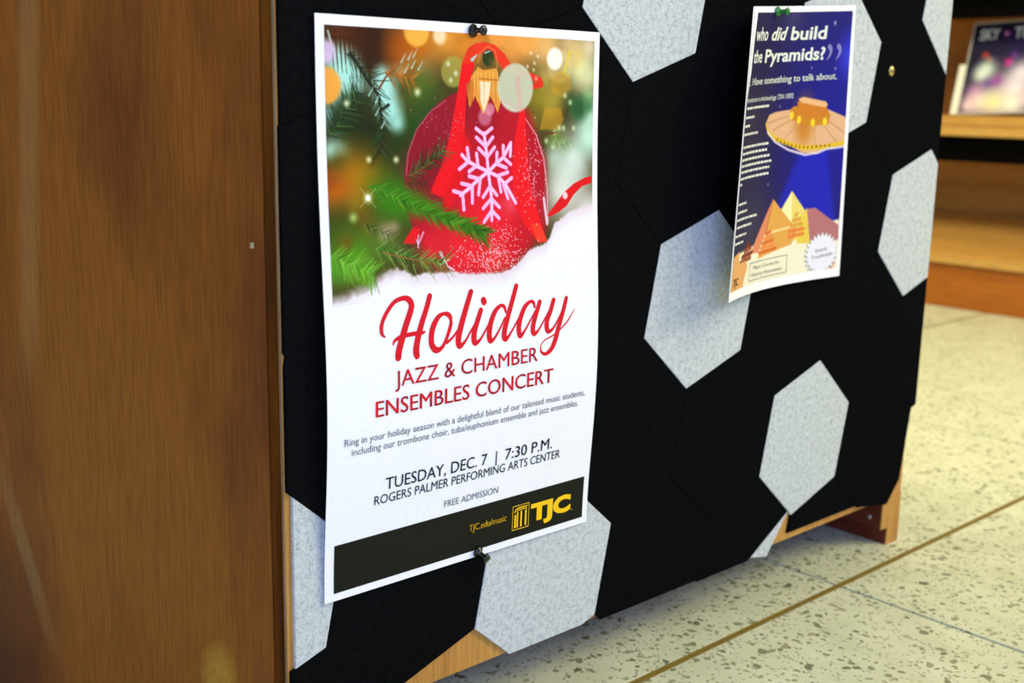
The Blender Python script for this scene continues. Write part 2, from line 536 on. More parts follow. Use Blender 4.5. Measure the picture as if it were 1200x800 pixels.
# print data, in millimetres on the sheet
HOLIDAY = [[(51.8,230.5,1.1),(49.0,227.9,3.3),(48.6,222.6,3.96),(50.8,216.7,3.96),(55.9,209.7,3.96),(62.0,204.6,3.96),(69.7,202.9,4.4),(74.5,204.6,5.5),(76.9,208.8,5.94),(75.5,214.1,6.16),(71.6,222.6,6.38),(67.4,232.9,6.6),(64.0,242.3,6.82),(63.2,247.5,6.6)],
 [(58.8,237.2,1.32),(59.9,234.6,2.64),(64.1,232.6,3.74),(70.7,231.5,3.96),(78.5,231.1,3.96),(84.6,231.4,3.74),(88.3,230.9,2.42)],
 [(94.3,203.9,5.5),(90.9,213.0,5.5),(85.9,224.2,5.94),(81.6,236.4,6.38),(80.1,244.5,6.82),(80.9,248.7,5.94)],
 [(114.5,226.6,2.2),(114.1,222.9,4.18),(111.8,220.0,4.62),(107.4,218.9,3.3),(102.0,221.0,4.84),(97.2,227.4,5.94),(95.0,234.4,5.94),(95.3,241.8,5.94),(99.5,246.5,5.94),(105.3,245.0,3.74),(109.5,239.0,3.52),(112.9,232.0,3.96),(114.7,226.6,3.74)],
 [(110.1,241.9,3.08),(116.0,238.4,2.42),(121.4,233.0,1.98)],
 [(135.3,204.5,5.5),(130.2,216.3,5.94),(125.1,228.8,6.38),(121.9,238.7,6.6),(121.8,244.3,6.16),(123.5,246.4,5.06),(128.4,243.2,2.64),(133.9,236.4,2.2),(139.5,229.5,1.98)],
 [(148.0,212.3,6.16),(148.7,213.9,6.38)],
 [(145.1,220.2,5.28),(141.7,227.8,5.72),(138.3,235.9,6.16),(137.5,242.5,6.16),(139.1,246.0,5.06),(144.4,243.3,2.64),(151.4,234.6,1.98),(155.2,229.3,1.76)],
 [(171.6,224.5,2.2),(169.8,219.9,3.3),(165.7,218.8,3.52),(159.7,223.2,5.28),(155.1,232.2,5.94),(153.5,240.6,6.16),(154.9,246.1,5.28),(159.3,244.2,2.86),(165.7,236.3,2.2),(170.3,229.1,1.76)],
 [(183.4,204.3,5.06),(178.9,215.6,5.5),(174.1,227.6,5.72),(170.4,237.8,6.16),(169.5,244.5,6.16),(171.6,246.7,4.62),(176.5,242.4,2.42),(183.0,234.4,1.98),(187.0,229.0,1.54)],
 [(203.5,224.0,2.2),(202.3,219.9,3.3),(198.3,218.8,3.3),(192.3,222.8,5.06),(187.2,232.0,5.72),(185.5,239.6,5.94),(187.1,246.2,4.84),(192.1,242.3,2.64),(199.4,233.3,1.98),(204.1,227.0,1.54)],
 [(209.3,220.1,5.06),(205.4,229.1,5.5),(202.0,237.6,5.72),(201.3,243.4,5.72),(203.3,246.2,4.62),(208.0,243.2,2.42),(214.8,235.1,1.76),(218.9,229.6,1.54)],
 [(225.3,220.1,5.06),(221.6,228.9,5.5),(217.7,236.4,5.72),(217.2,242.8,5.72),(219.5,246.1,4.62),(225.0,243.7,2.64),(231.9,235.0,1.76),(235.4,229.3,1.54)],
 [(240.2,220.0,4.84),(236.1,231.4,5.28),(231.2,243.0,5.72),(227.8,252.7,5.94),(223.0,261.2,5.28),(216.3,264.9,3.74),(211.1,262.6,2.42),(210.5,257.5,1.32),(214.7,253.1,1.32),(224.3,250.2,1.54),(233.9,245.3,1.54),(242.3,239.2,1.76),(249.8,230.3,0.88)]]
PIC1 = [('b',20.9,42.0,270.0,(70,62,30),1,1),
 ('b',39.3,12.3,33.8,(50,20,12),1,1.0),
 ('b',50.1,23.5,16.2,(50,25,14),0.8,1.0),
 ('b',21.4,15.9,16.2,(90,40,15),0.8,1.0),
 ('b',21.0,38.5,14.9,(165,228,215),0.95,1.0),
 ('b',17.6,28.2,8.1,(165,228,215),0.95,1.0),
 ('b',31.5,47.6,10.8,(165,228,215),0.95,1.0),
 ('b',58.8,44.7,10.8,(165,228,215),0.95,1.0),
 ('b',60.9,62.2,10.8,(165,228,215),0.95,1.0),
 ('b',66.0,72.5,8.1,(165,228,215),0.95,1.0),
 ('b',55.7,54.4,9.5,(165,228,215),0.95,1.0),
 ('b',18.3,90.2,9.5,(165,228,215),0.95,1.0),
 ('b',11.1,93.6,6.8,(165,228,215),0.95,1.0),
 ('b',9.8,68.3,6.8,(165,228,215),0.95,1.0),
 ('b',15.6,59.5,6.8,(165,228,215),0.95,1.0),
 ('b',72.6,35.9,6.1,(165,228,215),0.95,1.0),
 ('b',78.8,27.3,5.4,(165,228,215),0.95,1.0),
 ('b',89.7,29.4,14.9,(200,225,205),0.5,1.0),
 ('b',88.2,16.1,23.0,(205,105,15),1,1.0),
 ('b',72.7,22.7,14.9,(175,80,10),0.8,1.0),
 ('b',132.8,13.0,24.3,(235,140,40),1,1.0),
 ('b',112.1,11.4,13.5,(240,160,60),0.9,1.0),
 ('b',89.7,49.6,17.6,(75,105,30),0.9,1.0),
 ('b',99.9,68.2,14.9,(40,75,25),1,1.0),
 ('b',79.9,77.5,14.9,(35,75,25),0.95,1.0),
 ('b',71.9,86.7,13.5,(30,60,20),0.9,1.0),
 ('b',180.5,12.3,23.0,(235,150,60),1,1.0),
 ('b',217.5,14.1,20.2,(235,185,110),1,1.0),
 ('b',257.1,29.7,20.2,(225,225,160),1,1.0),
 ('b',266.6,12.2,12.2,(235,215,180),0.9,1.0),
 ('b',251.8,19.6,10.8,(225,205,110),0.8,1.0),
 ('b',209.0,52.4,17.6,(140,125,30),1,1.0),
 ('b',223.4,61.1,12.2,(170,150,50),0.8,1.0),
 ('b',204.5,71.3,10.8,(120,100,25),0.9,1.0),
 ('b',268.4,67.8,16.2,(190,235,205),0.9,1.0),
 ('b',250.6,102.9,23.0,(205,228,215),1,1.0),
 ('b',268.8,85.5,13.5,(190,235,210),1,1.0),
 ('b',238.5,130.7,24.3,(225,225,215),1,1.0),
 ('b',269.0,150.0,23.0,(232,228,222),1,1.0),
 ('b',256.1,62.3,10.1,(40,90,50),0.95,1.0),
 ('b',245.9,56.1,6.1,(40,85,45),0.7,1.0),
 ('b',268.0,51.7,6.8,(120,190,110),0.7,1.0),
 ('b',228.6,85.1,9.5,(120,150,60),0.7,1.0),
 ('b',238.5,92.1,8.1,(110,150,80),0.5,1.0),
 ('b',27.6,65.3,17.6,(32,42,20),1,1.0),
 ('b',41.7,83.3,20.2,(25,38,18),1,1.0),
 ('b',23.8,74.2,13.5,(30,45,20),0.9,1.0),
 ('b',52.5,98.7,14.9,(35,55,18),1,1.0),
 ('b',17.1,103.9,9.5,(30,50,25),1,1.0),
 ('b',31.4,54.7,9.5,(40,45,18),0.8,1.0),
 ('b',32.0,113.3,23.0,(170,115,10),1,1.0),
 ('b',13.6,121.7,14.9,(190,95,15),0.95,1.0),
 ('b',8.2,113.7,8.1,(150,70,15),0.8,1.0),
 ('b',44.4,116.8,13.5,(130,120,15),0.6,1.0),
 ('b',39.5,145.5,12.2,(120,85,15),0.7,1.0),
 ('b',29.1,131.5,9.5,(165,130,20),0.6,1.0),
 ('b',63.0,129.9,20.2,(50,110,15),1,1.0),
 ('b',94.4,137.8,16.2,(50,120,15),0.95,1.0),
 ('b',17.6,144.2,14.9,(65,75,15),0.9,1.0),
 ('b',13.3,157.9,13.5,(60,90,20),0.95,1.0),
 ('b',31.0,168.4,18.9,(75,140,20),1,1.0),
 ('b',12.3,176.2,13.5,(80,150,35),1,1.0),
 ('b',54.0,160.8,16.2,(90,120,40),0.9,1.0),
 ('b',20.5,158.4,8.1,(115,80,20),0.7,1.0),
 ('b',31.9,179.7,9.5,(120,170,40),0.8,1.0),
 ('b',55.9,152.7,6.8,(200,170,150),0.7,1.0),
 ('b',63.7,149.4,5.4,(190,150,130),0.6,1.0),
 ('b',180.5,9.1,20.2,(238,160,75),0.75,1.0),
 ('b',207.9,4.6,16.2,(240,178,100),0.75,1.0),
 ('b',145.4,10.6,12.2,(236,140,50),0.75,1.0),
 ('b',244.5,9.7,16.2,(238,196,140),0.75,1.0),
 ('b',267.5,36.4,12.2,(228,228,180),0.75,1.0),
 ('b',272.9,85.5,14.9,(196,234,214),0.75,1.0),
 ('b',243.6,116.8,16.2,(215,228,218),0.75,1.0),
 ('b',228.7,102.4,10.8,(190,215,195),0.75,1.0),
 ('b',228.1,50.8,12.2,(180,160,60),0.75,1.0),
 ('b',218.1,37.5,9.5,(200,170,90),0.75,1.0),
 ('b',22.4,36.1,12.2,(178,236,224),0.8,1.0),
 ('b',17.3,47.9,9.5,(178,236,224),0.8,1.0),
 ('b',29.4,44.7,9.5,(178,236,224),0.8,1.0),
 ('b',57.3,50.1,8.8,(178,236,224),0.8,1.0),
 ('b',63.1,65.2,9.5,(178,236,224),0.8,1.0),
 ('b',69.1,74.3,6.8,(178,236,224),0.8,1.0),
 ('b',55.1,40.0,6.1,(178,236,224),0.8,1.0),
 ('b',256.1,62.3,9.5,(40,90,50),0.95,1.0),
 ('b',268.2,60.1,6.1,(60,120,70),0.8,1.0),
 ('l',[(13.0,15.7),(14.7,38.1)],2.16,0.54,(62,28,14),0.85,0.6),
 ('l',[(16.5,15.6),(18.2,38.5)],2.16,0.54,(62,28,14),0.85,0.6),
 ('l',[(20.0,15.4),(21.7,39.0)],2.16,0.54,(62,28,14),0.85,0.6),
 ('l',[(23.5,15.3),(25.2,39.5)],2.16,0.54,(62,28,14),0.85,0.6),
 ('l',[(27.0,15.1),(28.9,30.1)],2.16,0.54,(62,28,14),0.85,0.6),
 ('l',[(30.6,15.0),(32.5,30.6)],2.16,0.54,(62,28,14),0.85,0.6),
 ('l',[(34.2,14.8),(36.1,31.0)],2.16,0.54,(62,28,14),0.85,0.6),
 ('l',[(37.8,14.6),(39.7,31.5)],2.16,0.54,(62,28,14),0.85,0.6),
 ('l',[(28.3,25.5),(43.9,45.0),(52.7,54.4),(55.3,77.3),(56.5,89.6)],2.7,2.03,(35,35,30),0.95,0.5),
 ('l',[(52.8,49.6),(58.9,41.1),(65.0,36.2)],2.03,1.01,(130,50,20),0.9,0.5),
 ('l',[(55.5,64.0),(60.9,61.0)],2.7,2.7,(30,35,25),0.9,0.5),
 ('n',[(57.4,38.1),(85.0,41.7)],13.5,55,40,[(190,100,25),(150,80,20),(210,120,40),(120,90,30)],0.9,0.8),
 ('n',[(24.7,25.6),(49.9,44.9),(54.5,77.3),(53.4,95.6)],14.850000000000001,50,70,[(25,45,22),(40,70,35),(20,35,18),(50,40,20)],1.1,0.85),
 ('n',[(9.3,83.0),(24.0,64.2),(35.1,52.3)],16.200000000000003,60,60,[(25,50,30),(40,75,40),(22,35,20),(60,95,50)],1.1,0.85),
 ('l',[(17.4,42.0),(21.0,36.2)],1.22,0.41,(190,232,215),0.8,0.5),
 ('l',[(23.9,36.1),(27.5,30.2)],1.22,0.41,(190,232,215),0.8,0.5),
 ('l',[(72.6,30.5),(76.5,24.4)],1.22,0.41,(190,232,215),0.8,0.5),
 ('l',[(78.8,28.5),(82.7,22.3)],1.22,0.41,(190,232,215),0.8,0.5),
 ('l',[(83.5,26.5),(87.4,20.3)],1.22,0.41,(190,232,215),0.8,0.5),
 ('l',[(75.7,37.7),(79.6,31.5)],1.22,0.41,(190,232,215),0.8,0.5),
 ('l',[(81.9,34.5),(85.8,28.3)],1.22,0.41,(190,232,215),0.8,0.5),
 ('l',[(88.1,35.5),(92.1,29.3)],1.22,0.41,(190,232,215),0.8,0.5),
 ('l',[(43.8,54.5),(47.6,48.5)],1.22,0.41,(190,232,215),0.8,0.5),
 ('l',[(49.6,59.2),(53.5,53.2)],1.22,0.41,(190,232,215),0.8,0.5),
 ('l',[(54.5,77.3),(58.4,71.3)],1.22,0.41,(190,232,215),0.8,0.5),
 ('l',[(49.5,68.3),(53.3,62.2)],1.22,0.41,(190,232,215),0.8,0.5),
 ('l',[(10.3,11.3),(14.2,23.7)],1.35,2.03,(200,225,210),0.8,0.6),
 ('b',8.0,25.1,8.1,(220,190,228),0.9,0.6),
 ('b',7.5,48.0,12.8,(248,165,62),0.95,0.25),
 ('b',86.6,7.7,11.5,(250,190,75),0.85,0.25),
 ('b',108.1,10.3,6.1,(255,235,200),0.8,0.6),
 ('b',165.3,6.5,9.5,(250,160,70),0.8,0.4),
 ('b',196.8,7.7,13.5,(250,170,80),0.7,0.3),
 ('b',121.2,35.9,11.5,(170,165,75),0.75,0.2),
 ('b',116.3,30.4,2.0,(235,240,220),0.8,1.0),
 ('b',123.7,37.1,2.0,(240,240,225),0.8,1.0),
 ('b',118.8,42.2,2.0,(225,240,190),0.8,1.0),
 ('b',233.3,29.0,13.5,(245,215,150),0.5,0.3),
 ('l',[(244.7,16.5),(238.3,32.9)],2.03,2.03,(225,215,50),0.8,0.8),
 ('b',145.4,119.7,71.6,(150,18,42),1,0.02),
 ('p',[(142.4,58.4),(199.7,64.6),(219.0,105.7),(218.3,161.5),(179.4,190.1),(143.2,189.1),(97.1,173.5),(76.7,140.0),(86.5,131.0),(110.7,141.8),(119.9,109.8),(133.0,77.7)],(195,18,38),0.8,8),
 ('b',155.1,152.2,39.2,(240,28,45),1,1.0),
 ('b',126.3,175.7,23.0,(240,35,50),0.9,1.0),
 ('b',181.2,121.7,17.6,(215,20,45),0.8,1.0),
 ('b',97.3,167.0,14.9,(225,30,50),0.9,1.0),
 ('b',95.3,102.7,20.2,(125,15,35),0.6,1.0),
 ('b',179.0,137.2,10.1,(250,90,110),0.6,1.0),
 ('b',151.0,71.3,14.9,(120,15,30),0.6,1.0),
 ('b',161.3,183.8,14.9,(245,80,60),0.5,1.0),
 ('l',[(76.0,111.7),(78.0,96.1),(86.2,78.7),(99.9,65.0),(113.8,57.4)],1.08,0.81,(190,110,130),0.7,0.5),
 ('l',[(195.1,70.0),(207.5,83.5),(216.1,102.1),(219.9,126.5),(220.4,154.6)],1.01,1.69,(235,170,180),0.8,0.5),
 ('l',[(215.9,134.7),(219.4,155.9)],2.7,2.7,(250,215,235),0.85,0.8),
 ('b',152.8,69.4,6.8,(215,120,150),0.75,0.4),
 ('b',158.0,63.5,4.7,(235,160,180),0.7,0.4),
 ('p',[(129.9,28.1),(138.8,24.1),(142.2,30.3),(138.9,40.6),(134.2,45.7),(132.5,81.6),(126.7,104.8),(114.5,123.8),(110.2,129.5),(98.0,125.8),(104.0,114.4),(108.3,108.2),(117.3,85.3),(123.8,58.6)],(238,18,32),1,0.5),
 ('p',[(129.5,30.7),(134.5,19.2),(142.1,14.5),(152.3,12.8),(162.8,14.9),(173.5,21.6),(180.9,30.5),(173.7,35.9),(164.7,25.8),(155.9,21.0),(147.3,21.9),(140.5,29.1)],(238,50,30),0.95,0.8),
 ('p',[(110.2,129.5),(125.9,104.8),(132.9,81.6),(138.8,90.7),(132.6,110.1),(119.2,135.7),(110.7,141.8)],(228,15,30),0.9,1),
 ('p',[(189.5,64.0),(195.1,61.9),(196.1,78.0),(199.0,105.2),(201.6,125.8),(210.8,150.5),(219.1,170.0),(210.3,171.5),(193.5,154.4),(183.6,138.8),(181.3,111.5),(184.2,86.0)],(240,22,34),1,0.6),
 ('p',[(201.1,154.8),(210.7,155.4),(219.1,170.0),(208.4,170.7)],(245,70,40),0.8,1),
 ('l',[(184.5,34.3),(197.4,36.6),(210.6,40.3),(212.6,43.6),(201.3,45.8)],6.08,4.73,(240,40,30),0.9,0.8),
 ('b',206.8,39.1,2.0,(250,170,130),0.8,1.0),
 ('l',[(124.6,61.7),(131.3,62.3)],0.34,0.34,(215,8,28),0.5,0.3),
 ('l',[(121.2,74.5),(127.9,75.1)],0.34,0.34,(215,8,28),0.5,0.3),
 ('l',[(116.9,89.1),(123.6,89.9)],0.34,0.34,(215,8,28),0.5,0.3),
 ('l',[(110.0,106.3),(116.6,107.1)],0.34,0.34,(215,8,28),0.5,0.3),
 ('l',[(104.0,117.0),(110.5,117.9)],0.34,0.34,(215,8,28),0.5,0.3),
 ('p',[(219.5,148.9),(228.5,140.9),(238.5,131.5),(250.7,124.1),(264.0,119.6),(272.2,118.4),(272.3,124.2),(260.9,126.6),(250.6,133.4),(242.4,142.3),(233.4,146.8),(222.4,150.4)],(225,20,28),1,0.5),
 ('b',240.5,133.7,3.0,(250,225,230),0.9,0.3),
 ('b',155.9,24.8,6.1,(35,55,25),0.95,0.3),
 ('l',[(152.4,21.1),(157.6,19.6)],1.01,0.68,(190,230,215),0.9,0.4),
 ('b',159.5,27.2,3.4,(110,80,30),0.7,1.0),
 ('l',[(145.6,28.9),(147.3,21.3),(155.8,15.9),(162.9,19.4),(165.6,29.0),(163.1,37.4)],0.54,0.54,(240,150,80),0.9,0.3),
 ('p',[(145.6,31.5),(150.8,33.9),(164.8,32.2),(167.6,42.5),(169.5,56.9),(166.0,66.1),(161.5,58.2),(158.0,53.1),(154.5,62.2),(151.0,67.4),(146.7,59.7),(142.4,53.3),(137.2,62.3),(135.5,53.4),(138.9,39.3)],(238,160,60),0.95,0.4),
 ('p',[(133.8,45.7),(140.6,40.5),(142.4,52.0),(139.0,61.0),(134.7,53.4)],(210,110,40),0.8,0.5),
 ('p',[(147.5,42.3),(158.8,42.7),(157.1,53.1),(151.9,66.1),(148.4,57.1)],(252,240,215),0.85,1),
 ('l',[(142.3,35.4),(141.5,57.1)],0.61,0.34,(255,215,130),0.7,0.3),
 ('l',[(145.7,35.3),(145.0,57.1)],0.61,0.34,(255,215,130),0.7,0.3),
 ('l',[(149.1,35.2),(148.4,57.1)],0.61,0.34,(255,215,130),0.7,0.3),
 ('l',[(153.5,35.1),(152.8,57.0)],0.61,0.34,(255,215,130),0.7,0.3),
 ('l',[(157.8,35.0),(157.1,57.0)],0.61,0.34,(255,215,130),0.7,0.3),
 ('l',[(161.3,34.9),(160.6,56.9)],0.61,0.34,(255,215,130),0.7,0.3),
 ('l',[(165.7,34.8),(165.1,56.9)],0.61,0.34,(255,215,130),0.7,0.3),
 ('l',[(144.0,40.4),(144.1,59.7)],0.47,0.34,(150,70,15),0.7,0.3),
 ('l',[(151.8,40.3),(151.9,59.6)],0.47,0.34,(150,70,15),0.7,0.3),
 ('l',[(160.1,40.1),(160.2,59.5)],0.47,0.34,(150,70,15),0.7,0.3),
 ('l',[(164.0,40.0),(164.2,59.5)],0.47,0.34,(150,70,15),0.7,0.3),
 ('l',[(146.6,40.4),(166.7,41.2)],0.94,0.94,(170,80,20),0.7,0.5),
 ('l',[(139.6,26.6),(144.7,22.6)],2.7,0.68,(165,225,205),0.9,0.5),
 ('b',184.7,46.8,18.9,(205,208,180),0.93,0.1),
 ('p',[(183.7,38.3),(189.1,36.8),(192.3,64.6),(187.7,64.6)],(235,150,160),0.4,2),
 ('l',[(170.4,58.2),(185.0,64.7)],0.68,0.68,(245,225,225),0.6,0.6),
 ('b',227.3,23.1,8.8,(252,248,235),0.95,0.3),
 ('p',[(223.0,38.7),(233.4,32.4),(245.3,36.9),(246.6,46.4),(235.9,53.5),(224.2,49.5)],(200,150,40),0.55,2),
 ('l',[(223.9,38.7),(234.4,33.0),(246.4,37.5)],0.68,0.68,(225,190,70),0.7,0.5),
 ('p',[(216.7,62.5),(235.1,61.7),(238.3,71.3),(233.5,79.6),(211.2,79.5)],(205,150,35),0.6,2),
 ('b',238.4,78.2,2.4,(215,235,180),0.8,1.0),
 ('b',228.6,81.6,2.4,(215,235,180),0.8,1.0),
 ('b',245.9,57.5,2.4,(215,235,180),0.8,1.0),
 ('b',239.8,52.0,2.4,(215,235,180),0.8,1.0),
 ('b',233.5,78.2,2.4,(215,235,180),0.8,1.0),
 ('b',250.3,78.3,2.4,(215,235,180),0.8,1.0),
 ('b',219.0,88.4,2.4,(215,235,180),0.8,1.0),
 ('b',226.8,93.4,2.4,(215,235,180),0.8,1.0),
 ('l',[(218.9,82.9),(230.6,81.7)],2.03,1.35,(110,40,20),0.8,1),
 ('n',[(219.0,90.5),(250.5,90.9)],6.075,60,26,[(120,160,70),(150,190,110),(190,225,170),(90,120,50)],0.6,0.7),
 ('b',200.8,19.4,1.5,(235,235,200),0.8,1.0),
 ('b',204.7,27.2,1.5,(235,235,200),0.8,1.0),
 ('b',197.3,30.0,1.5,(235,235,200),0.8,1.0),
 ('b',208.3,21.7,1.5,(235,235,200),0.8,1.0),
 ('b',203.9,32.5,1.5,(235,235,200),0.8,1.0),
 ('s',(192.5,88.1,214.8,143.7),150,(235,150,170),0.5),
 ('s',(131.0,166.1,188.7,193.0),420,(250,190,200),0.45),
 ('s',(87.9,65.1,132.9,87.4),60,(200,110,130),0.4),
 ('s',(153.4,152.1,184.7,169.7),60,(250,170,190),0.4),
 ('l',[(156.1,111.5),(154.8,99.0),(153.4,91.0),(152.0,81.9)],3.65,3.65,(238,80,165),0.95,0.3),
 ('l',[(143.9,78.2),(152.0,83.0),(159.9,77.9)],3.65,3.65,(238,80,165),0.95,0.3),
 ('l',[(144.2,85.0),(153.7,92.1),(160.9,85.0)],3.65,3.65,(238,80,165),0.95,0.3),
 ('l',[(146.3,93.3),(155.1,100.1),(162.8,92.7)],3.65,3.65,(238,80,165),0.95,0.3),
 ('l',[(156.1,111.5),(142.6,106.3),(135.0,102.9),(129.5,98.0)],3.65,3.65,(238,80,165),0.95,0.3),
 ('l',[(144.1,97.2),(145.5,105.8),(136.5,110.9)],3.65,3.65,(238,80,165),0.95,0.3),
 ('l',[(134.8,92.8),(136.6,102.9),(126.8,108.8)],3.65,3.65,(238,80,165),0.95,0.3),
 ('l',[(156.1,111.5),(164.1,105.7),(172.2,100.5),(178.9,90.8)],3.65,3.65,(238,80,165),0.95,0.3),
 ('l',[(165.3,96.9),(164.8,105.7),(175.1,109.0)],3.65,3.65,(238,80,165),0.95,0.3),
 ('l',[(171.9,91.6),(172.2,101.0),(179.8,106.3)],3.65,3.65,(238,80,165),0.95,0.3),
 ('l',[(179.9,89.5),(179.3,99.8)],3.65,3.65,(238,80,165),0.95,0.3),
 ('l',[(156.1,111.5),(146.0,117.1),(137.4,123.2),(127.5,128.7)],3.65,3.65,(238,80,165),0.95,0.3),
 ('l',[(136.4,114.4),(147.7,117.1),(145.7,128.9)],3.65,3.65,(238,80,165),0.95,0.3),
 ('l',[(128.8,119.7),(139.5,122.2),(139.2,135.1)],3.65,3.65,(238,80,165),0.95,0.3),
 ('l',[(120.7,125.2),(129.6,127.7),(130.6,140.0)],3.65,3.65,(238,80,165),0.95,0.3),
 ('l',[(156.1,111.5),(166.2,115.5),(174.2,122.4),(184.8,137.2)],3.65,3.65,(238,80,165),0.95,0.3),
 ('l',[(176.5,112.6),(166.2,115.0),(169.2,127.7)],3.65,3.65,(238,80,165),0.95,0.3),
 ('l',[(180.6,117.1),(171.9,122.3),(176.5,133.2)],3.65,3.65,(238,80,165),0.95,0.3),
 ('l',[(156.1,111.5),(158.0,124.0),(159.3,133.8),(158.9,149.6)],3.65,3.65,(238,80,165),0.95,0.3),
 ('l',[(150.4,131.2),(157.6,122.9),(164.7,130.2)],3.65,3.65,(238,80,165),0.95,0.3),
 ('l',[(150.2,139.9),(158.9,132.7),(167.2,139.9)],3.65,3.65,(238,80,165),0.95,0.3),
 ('l',[(150.9,150.6),(159.1,142.0),(166.7,148.6)],3.65,3.65,(238,80,165),0.95,0.3),
 ('l',[(156.1,111.5),(154.8,99.0),(153.4,91.0),(152.0,81.9)],2.56,2.56,(252,205,238),1,0.3),
 ('l',[(143.9,78.2),(152.0,83.0),(159.9,77.9)],2.56,2.56,(252,205,238),1,0.3),
 ('l',[(144.2,85.0),(153.7,92.1),(160.9,85.0)],2.56,2.56,(252,205,238),1,0.3),
 ('l',[(146.3,93.3),(155.1,100.1),(162.8,92.7)],2.56,2.56,(252,205,238),1,0.3),
 ('l',[(156.1,111.5),(142.6,106.3),(135.0,102.9),(129.5,98.0)],2.56,2.56,(252,205,238),1,0.3),
 ('l',[(144.1,97.2),(145.5,105.8),(136.5,110.9)],2.56,2.56,(252,205,238),1,0.3),
 ('l',[(134.8,92.8),(136.6,102.9),(126.8,108.8)],2.56,2.56,(252,205,238),1,0.3),
 ('l',[(156.1,111.5),(164.1,105.7),(172.2,100.5),(178.9,90.8)],2.56,2.56,(252,205,238),1,0.3),
 ('l',[(165.3,96.9),(164.8,105.7),(175.1,109.0)],2.56,2.56,(252,205,238),1,0.3),
 ('l',[(171.9,91.6),(172.2,101.0),(179.8,106.3)],2.56,2.56,(252,205,238),1,0.3),
 ('l',[(179.9,89.5),(179.3,99.8)],2.56,2.56,(252,205,238),1,0.3),
 ('l',[(156.1,111.5),(146.0,117.1),(137.4,123.2),(127.5,128.7)],2.56,2.56,(252,205,238),1,0.3),
 ('l',[(136.4,114.4),(147.7,117.1),(145.7,128.9)],2.56,2.56,(252,205,238),1,0.3),
 ('l',[(128.8,119.7),(139.5,122.2),(139.2,135.1)],2.56,2.56,(252,205,238),1,0.3),
 ('l',[(120.7,125.2),(129.6,127.7),(130.6,140.0)],2.56,2.56,(252,205,238),1,0.3),
 ('l',[(156.1,111.5),(166.2,115.5),(174.2,122.4),(184.8,137.2)],2.56,2.56,(252,205,238),1,0.3),
 ('l',[(176.5,112.6),(166.2,115.0),(169.2,127.7)],2.56,2.56,(252,205,238),1,0.3),
 ('l',[(180.6,117.1),(171.9,122.3),(176.5,133.2)],2.56,2.56,(252,205,238),1,0.3),
 ('l',[(156.1,111.5),(158.0,124.0),(159.3,133.8),(158.9,149.6)],2.56,2.56,(252,205,238),1,0.3),
 ('l',[(150.4,131.2),(157.6,122.9),(164.7,130.2)],2.56,2.56,(252,205,238),1,0.3),
 ('l',[(150.2,139.9),(158.9,132.7),(167.2,139.9)],2.56,2.56,(252,205,238),1,0.3),
 ('l',[(150.9,150.6),(159.1,142.0),(166.7,148.6)],2.56,2.56,(252,205,238),1,0.3),
 ('l',[(143.9,78.2),(152.0,83.0),(159.9,77.9)],0.81,0.81,(215,150,205),0.6,0.3),
 ('l',[(144.2,85.0),(153.7,92.1),(160.9,85.0)],0.81,0.81,(215,150,205),0.6,0.3),
 ('l',[(146.3,93.3),(155.1,100.1),(162.8,92.7)],0.81,0.81,(215,150,205),0.6,0.3),
 ('l',[(144.1,97.2),(145.5,105.8),(136.5,110.9)],0.81,0.81,(215,150,205),0.6,0.3),
 ('l',[(134.8,92.8),(136.6,102.9),(126.8,108.8)],0.81,0.81,(215,150,205),0.6,0.3),
 ('l',[(165.3,96.9),(164.8,105.7),(175.1,109.0)],0.81,0.81,(215,150,205),0.6,0.3),
 ('l',[(171.9,91.6),(172.2,101.0),(179.8,106.3)],0.81,0.81,(215,150,205),0.6,0.3),
 ('l',[(136.4,114.4),(147.7,117.1),(145.7,128.9)],0.81,0.81,(215,150,205),0.6,0.3),
 ('l',[(128.8,119.7),(139.5,122.2),(139.2,135.1)],0.81,0.81,(215,150,205),0.6,0.3),
 ('l',[(120.7,125.2),(129.6,127.7),(130.6,140.0)],0.81,0.81,(215,150,205),0.6,0.3),
 ('l',[(176.5,112.6),(166.2,115.0),(169.2,127.7)],0.81,0.81,(215,150,205),0.6,0.3),
 ('l',[(180.6,117.1),(171.9,122.3),(176.5,133.2)],0.81,0.81,(215,150,205),0.6,0.3),
 ('l',[(150.4,131.2),(157.6,122.9),(164.7,130.2)],0.81,0.81,(215,150,205),0.6,0.3),
 ('l',[(150.2,139.9),(158.9,132.7),(167.2,139.9)],0.81,0.81,(215,150,205),0.6,0.3),
 ('l',[(150.9,150.6),(159.1,142.0),(166.7,148.6)],0.81,0.81,(215,150,205),0.6,0.3),
 ('l',[(80.9,154.3),(85.3,163.6),(90.5,154.9)],1.35,1.35,(240,170,210),0.9,0.3),
 ('l',[(85.2,166.1),(85.6,156.5)],1.08,1.08,(245,190,220),0.9,0.3),
 ('l',[(106.2,171.5),(112.5,182.6),(119.1,185.8)],2.7,1.35,(248,205,230),0.9,0.4),
 ('l',[(105.9,180.7),(114.4,177.4)],1.35,1.35,(248,205,230),0.9,0.4),
 ('p',[(71.0,161.9),(81.0,150.5),(87.4,152.1),(82.1,163.3)],(235,25,35),0.95,0.6),
 ('n',[(42.1,118.6),(70.8,128.4),(102.4,141.4),(131.5,152.2),(149.6,159.9)],17.55,32,230,[(48,115,18),(60,135,20),(35,90,15),(80,150,30),(40,100,20)],1.3,0.7),
 ('b',76.9,132.5,13.5,(55,125,15),0.6,1.0),
 ('n',[(110.6,143.1),(154.9,160.3)],9.450000000000001,30,60,[(45,95,20),(70,120,25),(30,75,15)],0.9,0.85),
 ('p',[(64.5,130.6),(80.0,135.1),(76.7,137.5),(66.7,133.9)],(130,95,30),0.5,1.5),
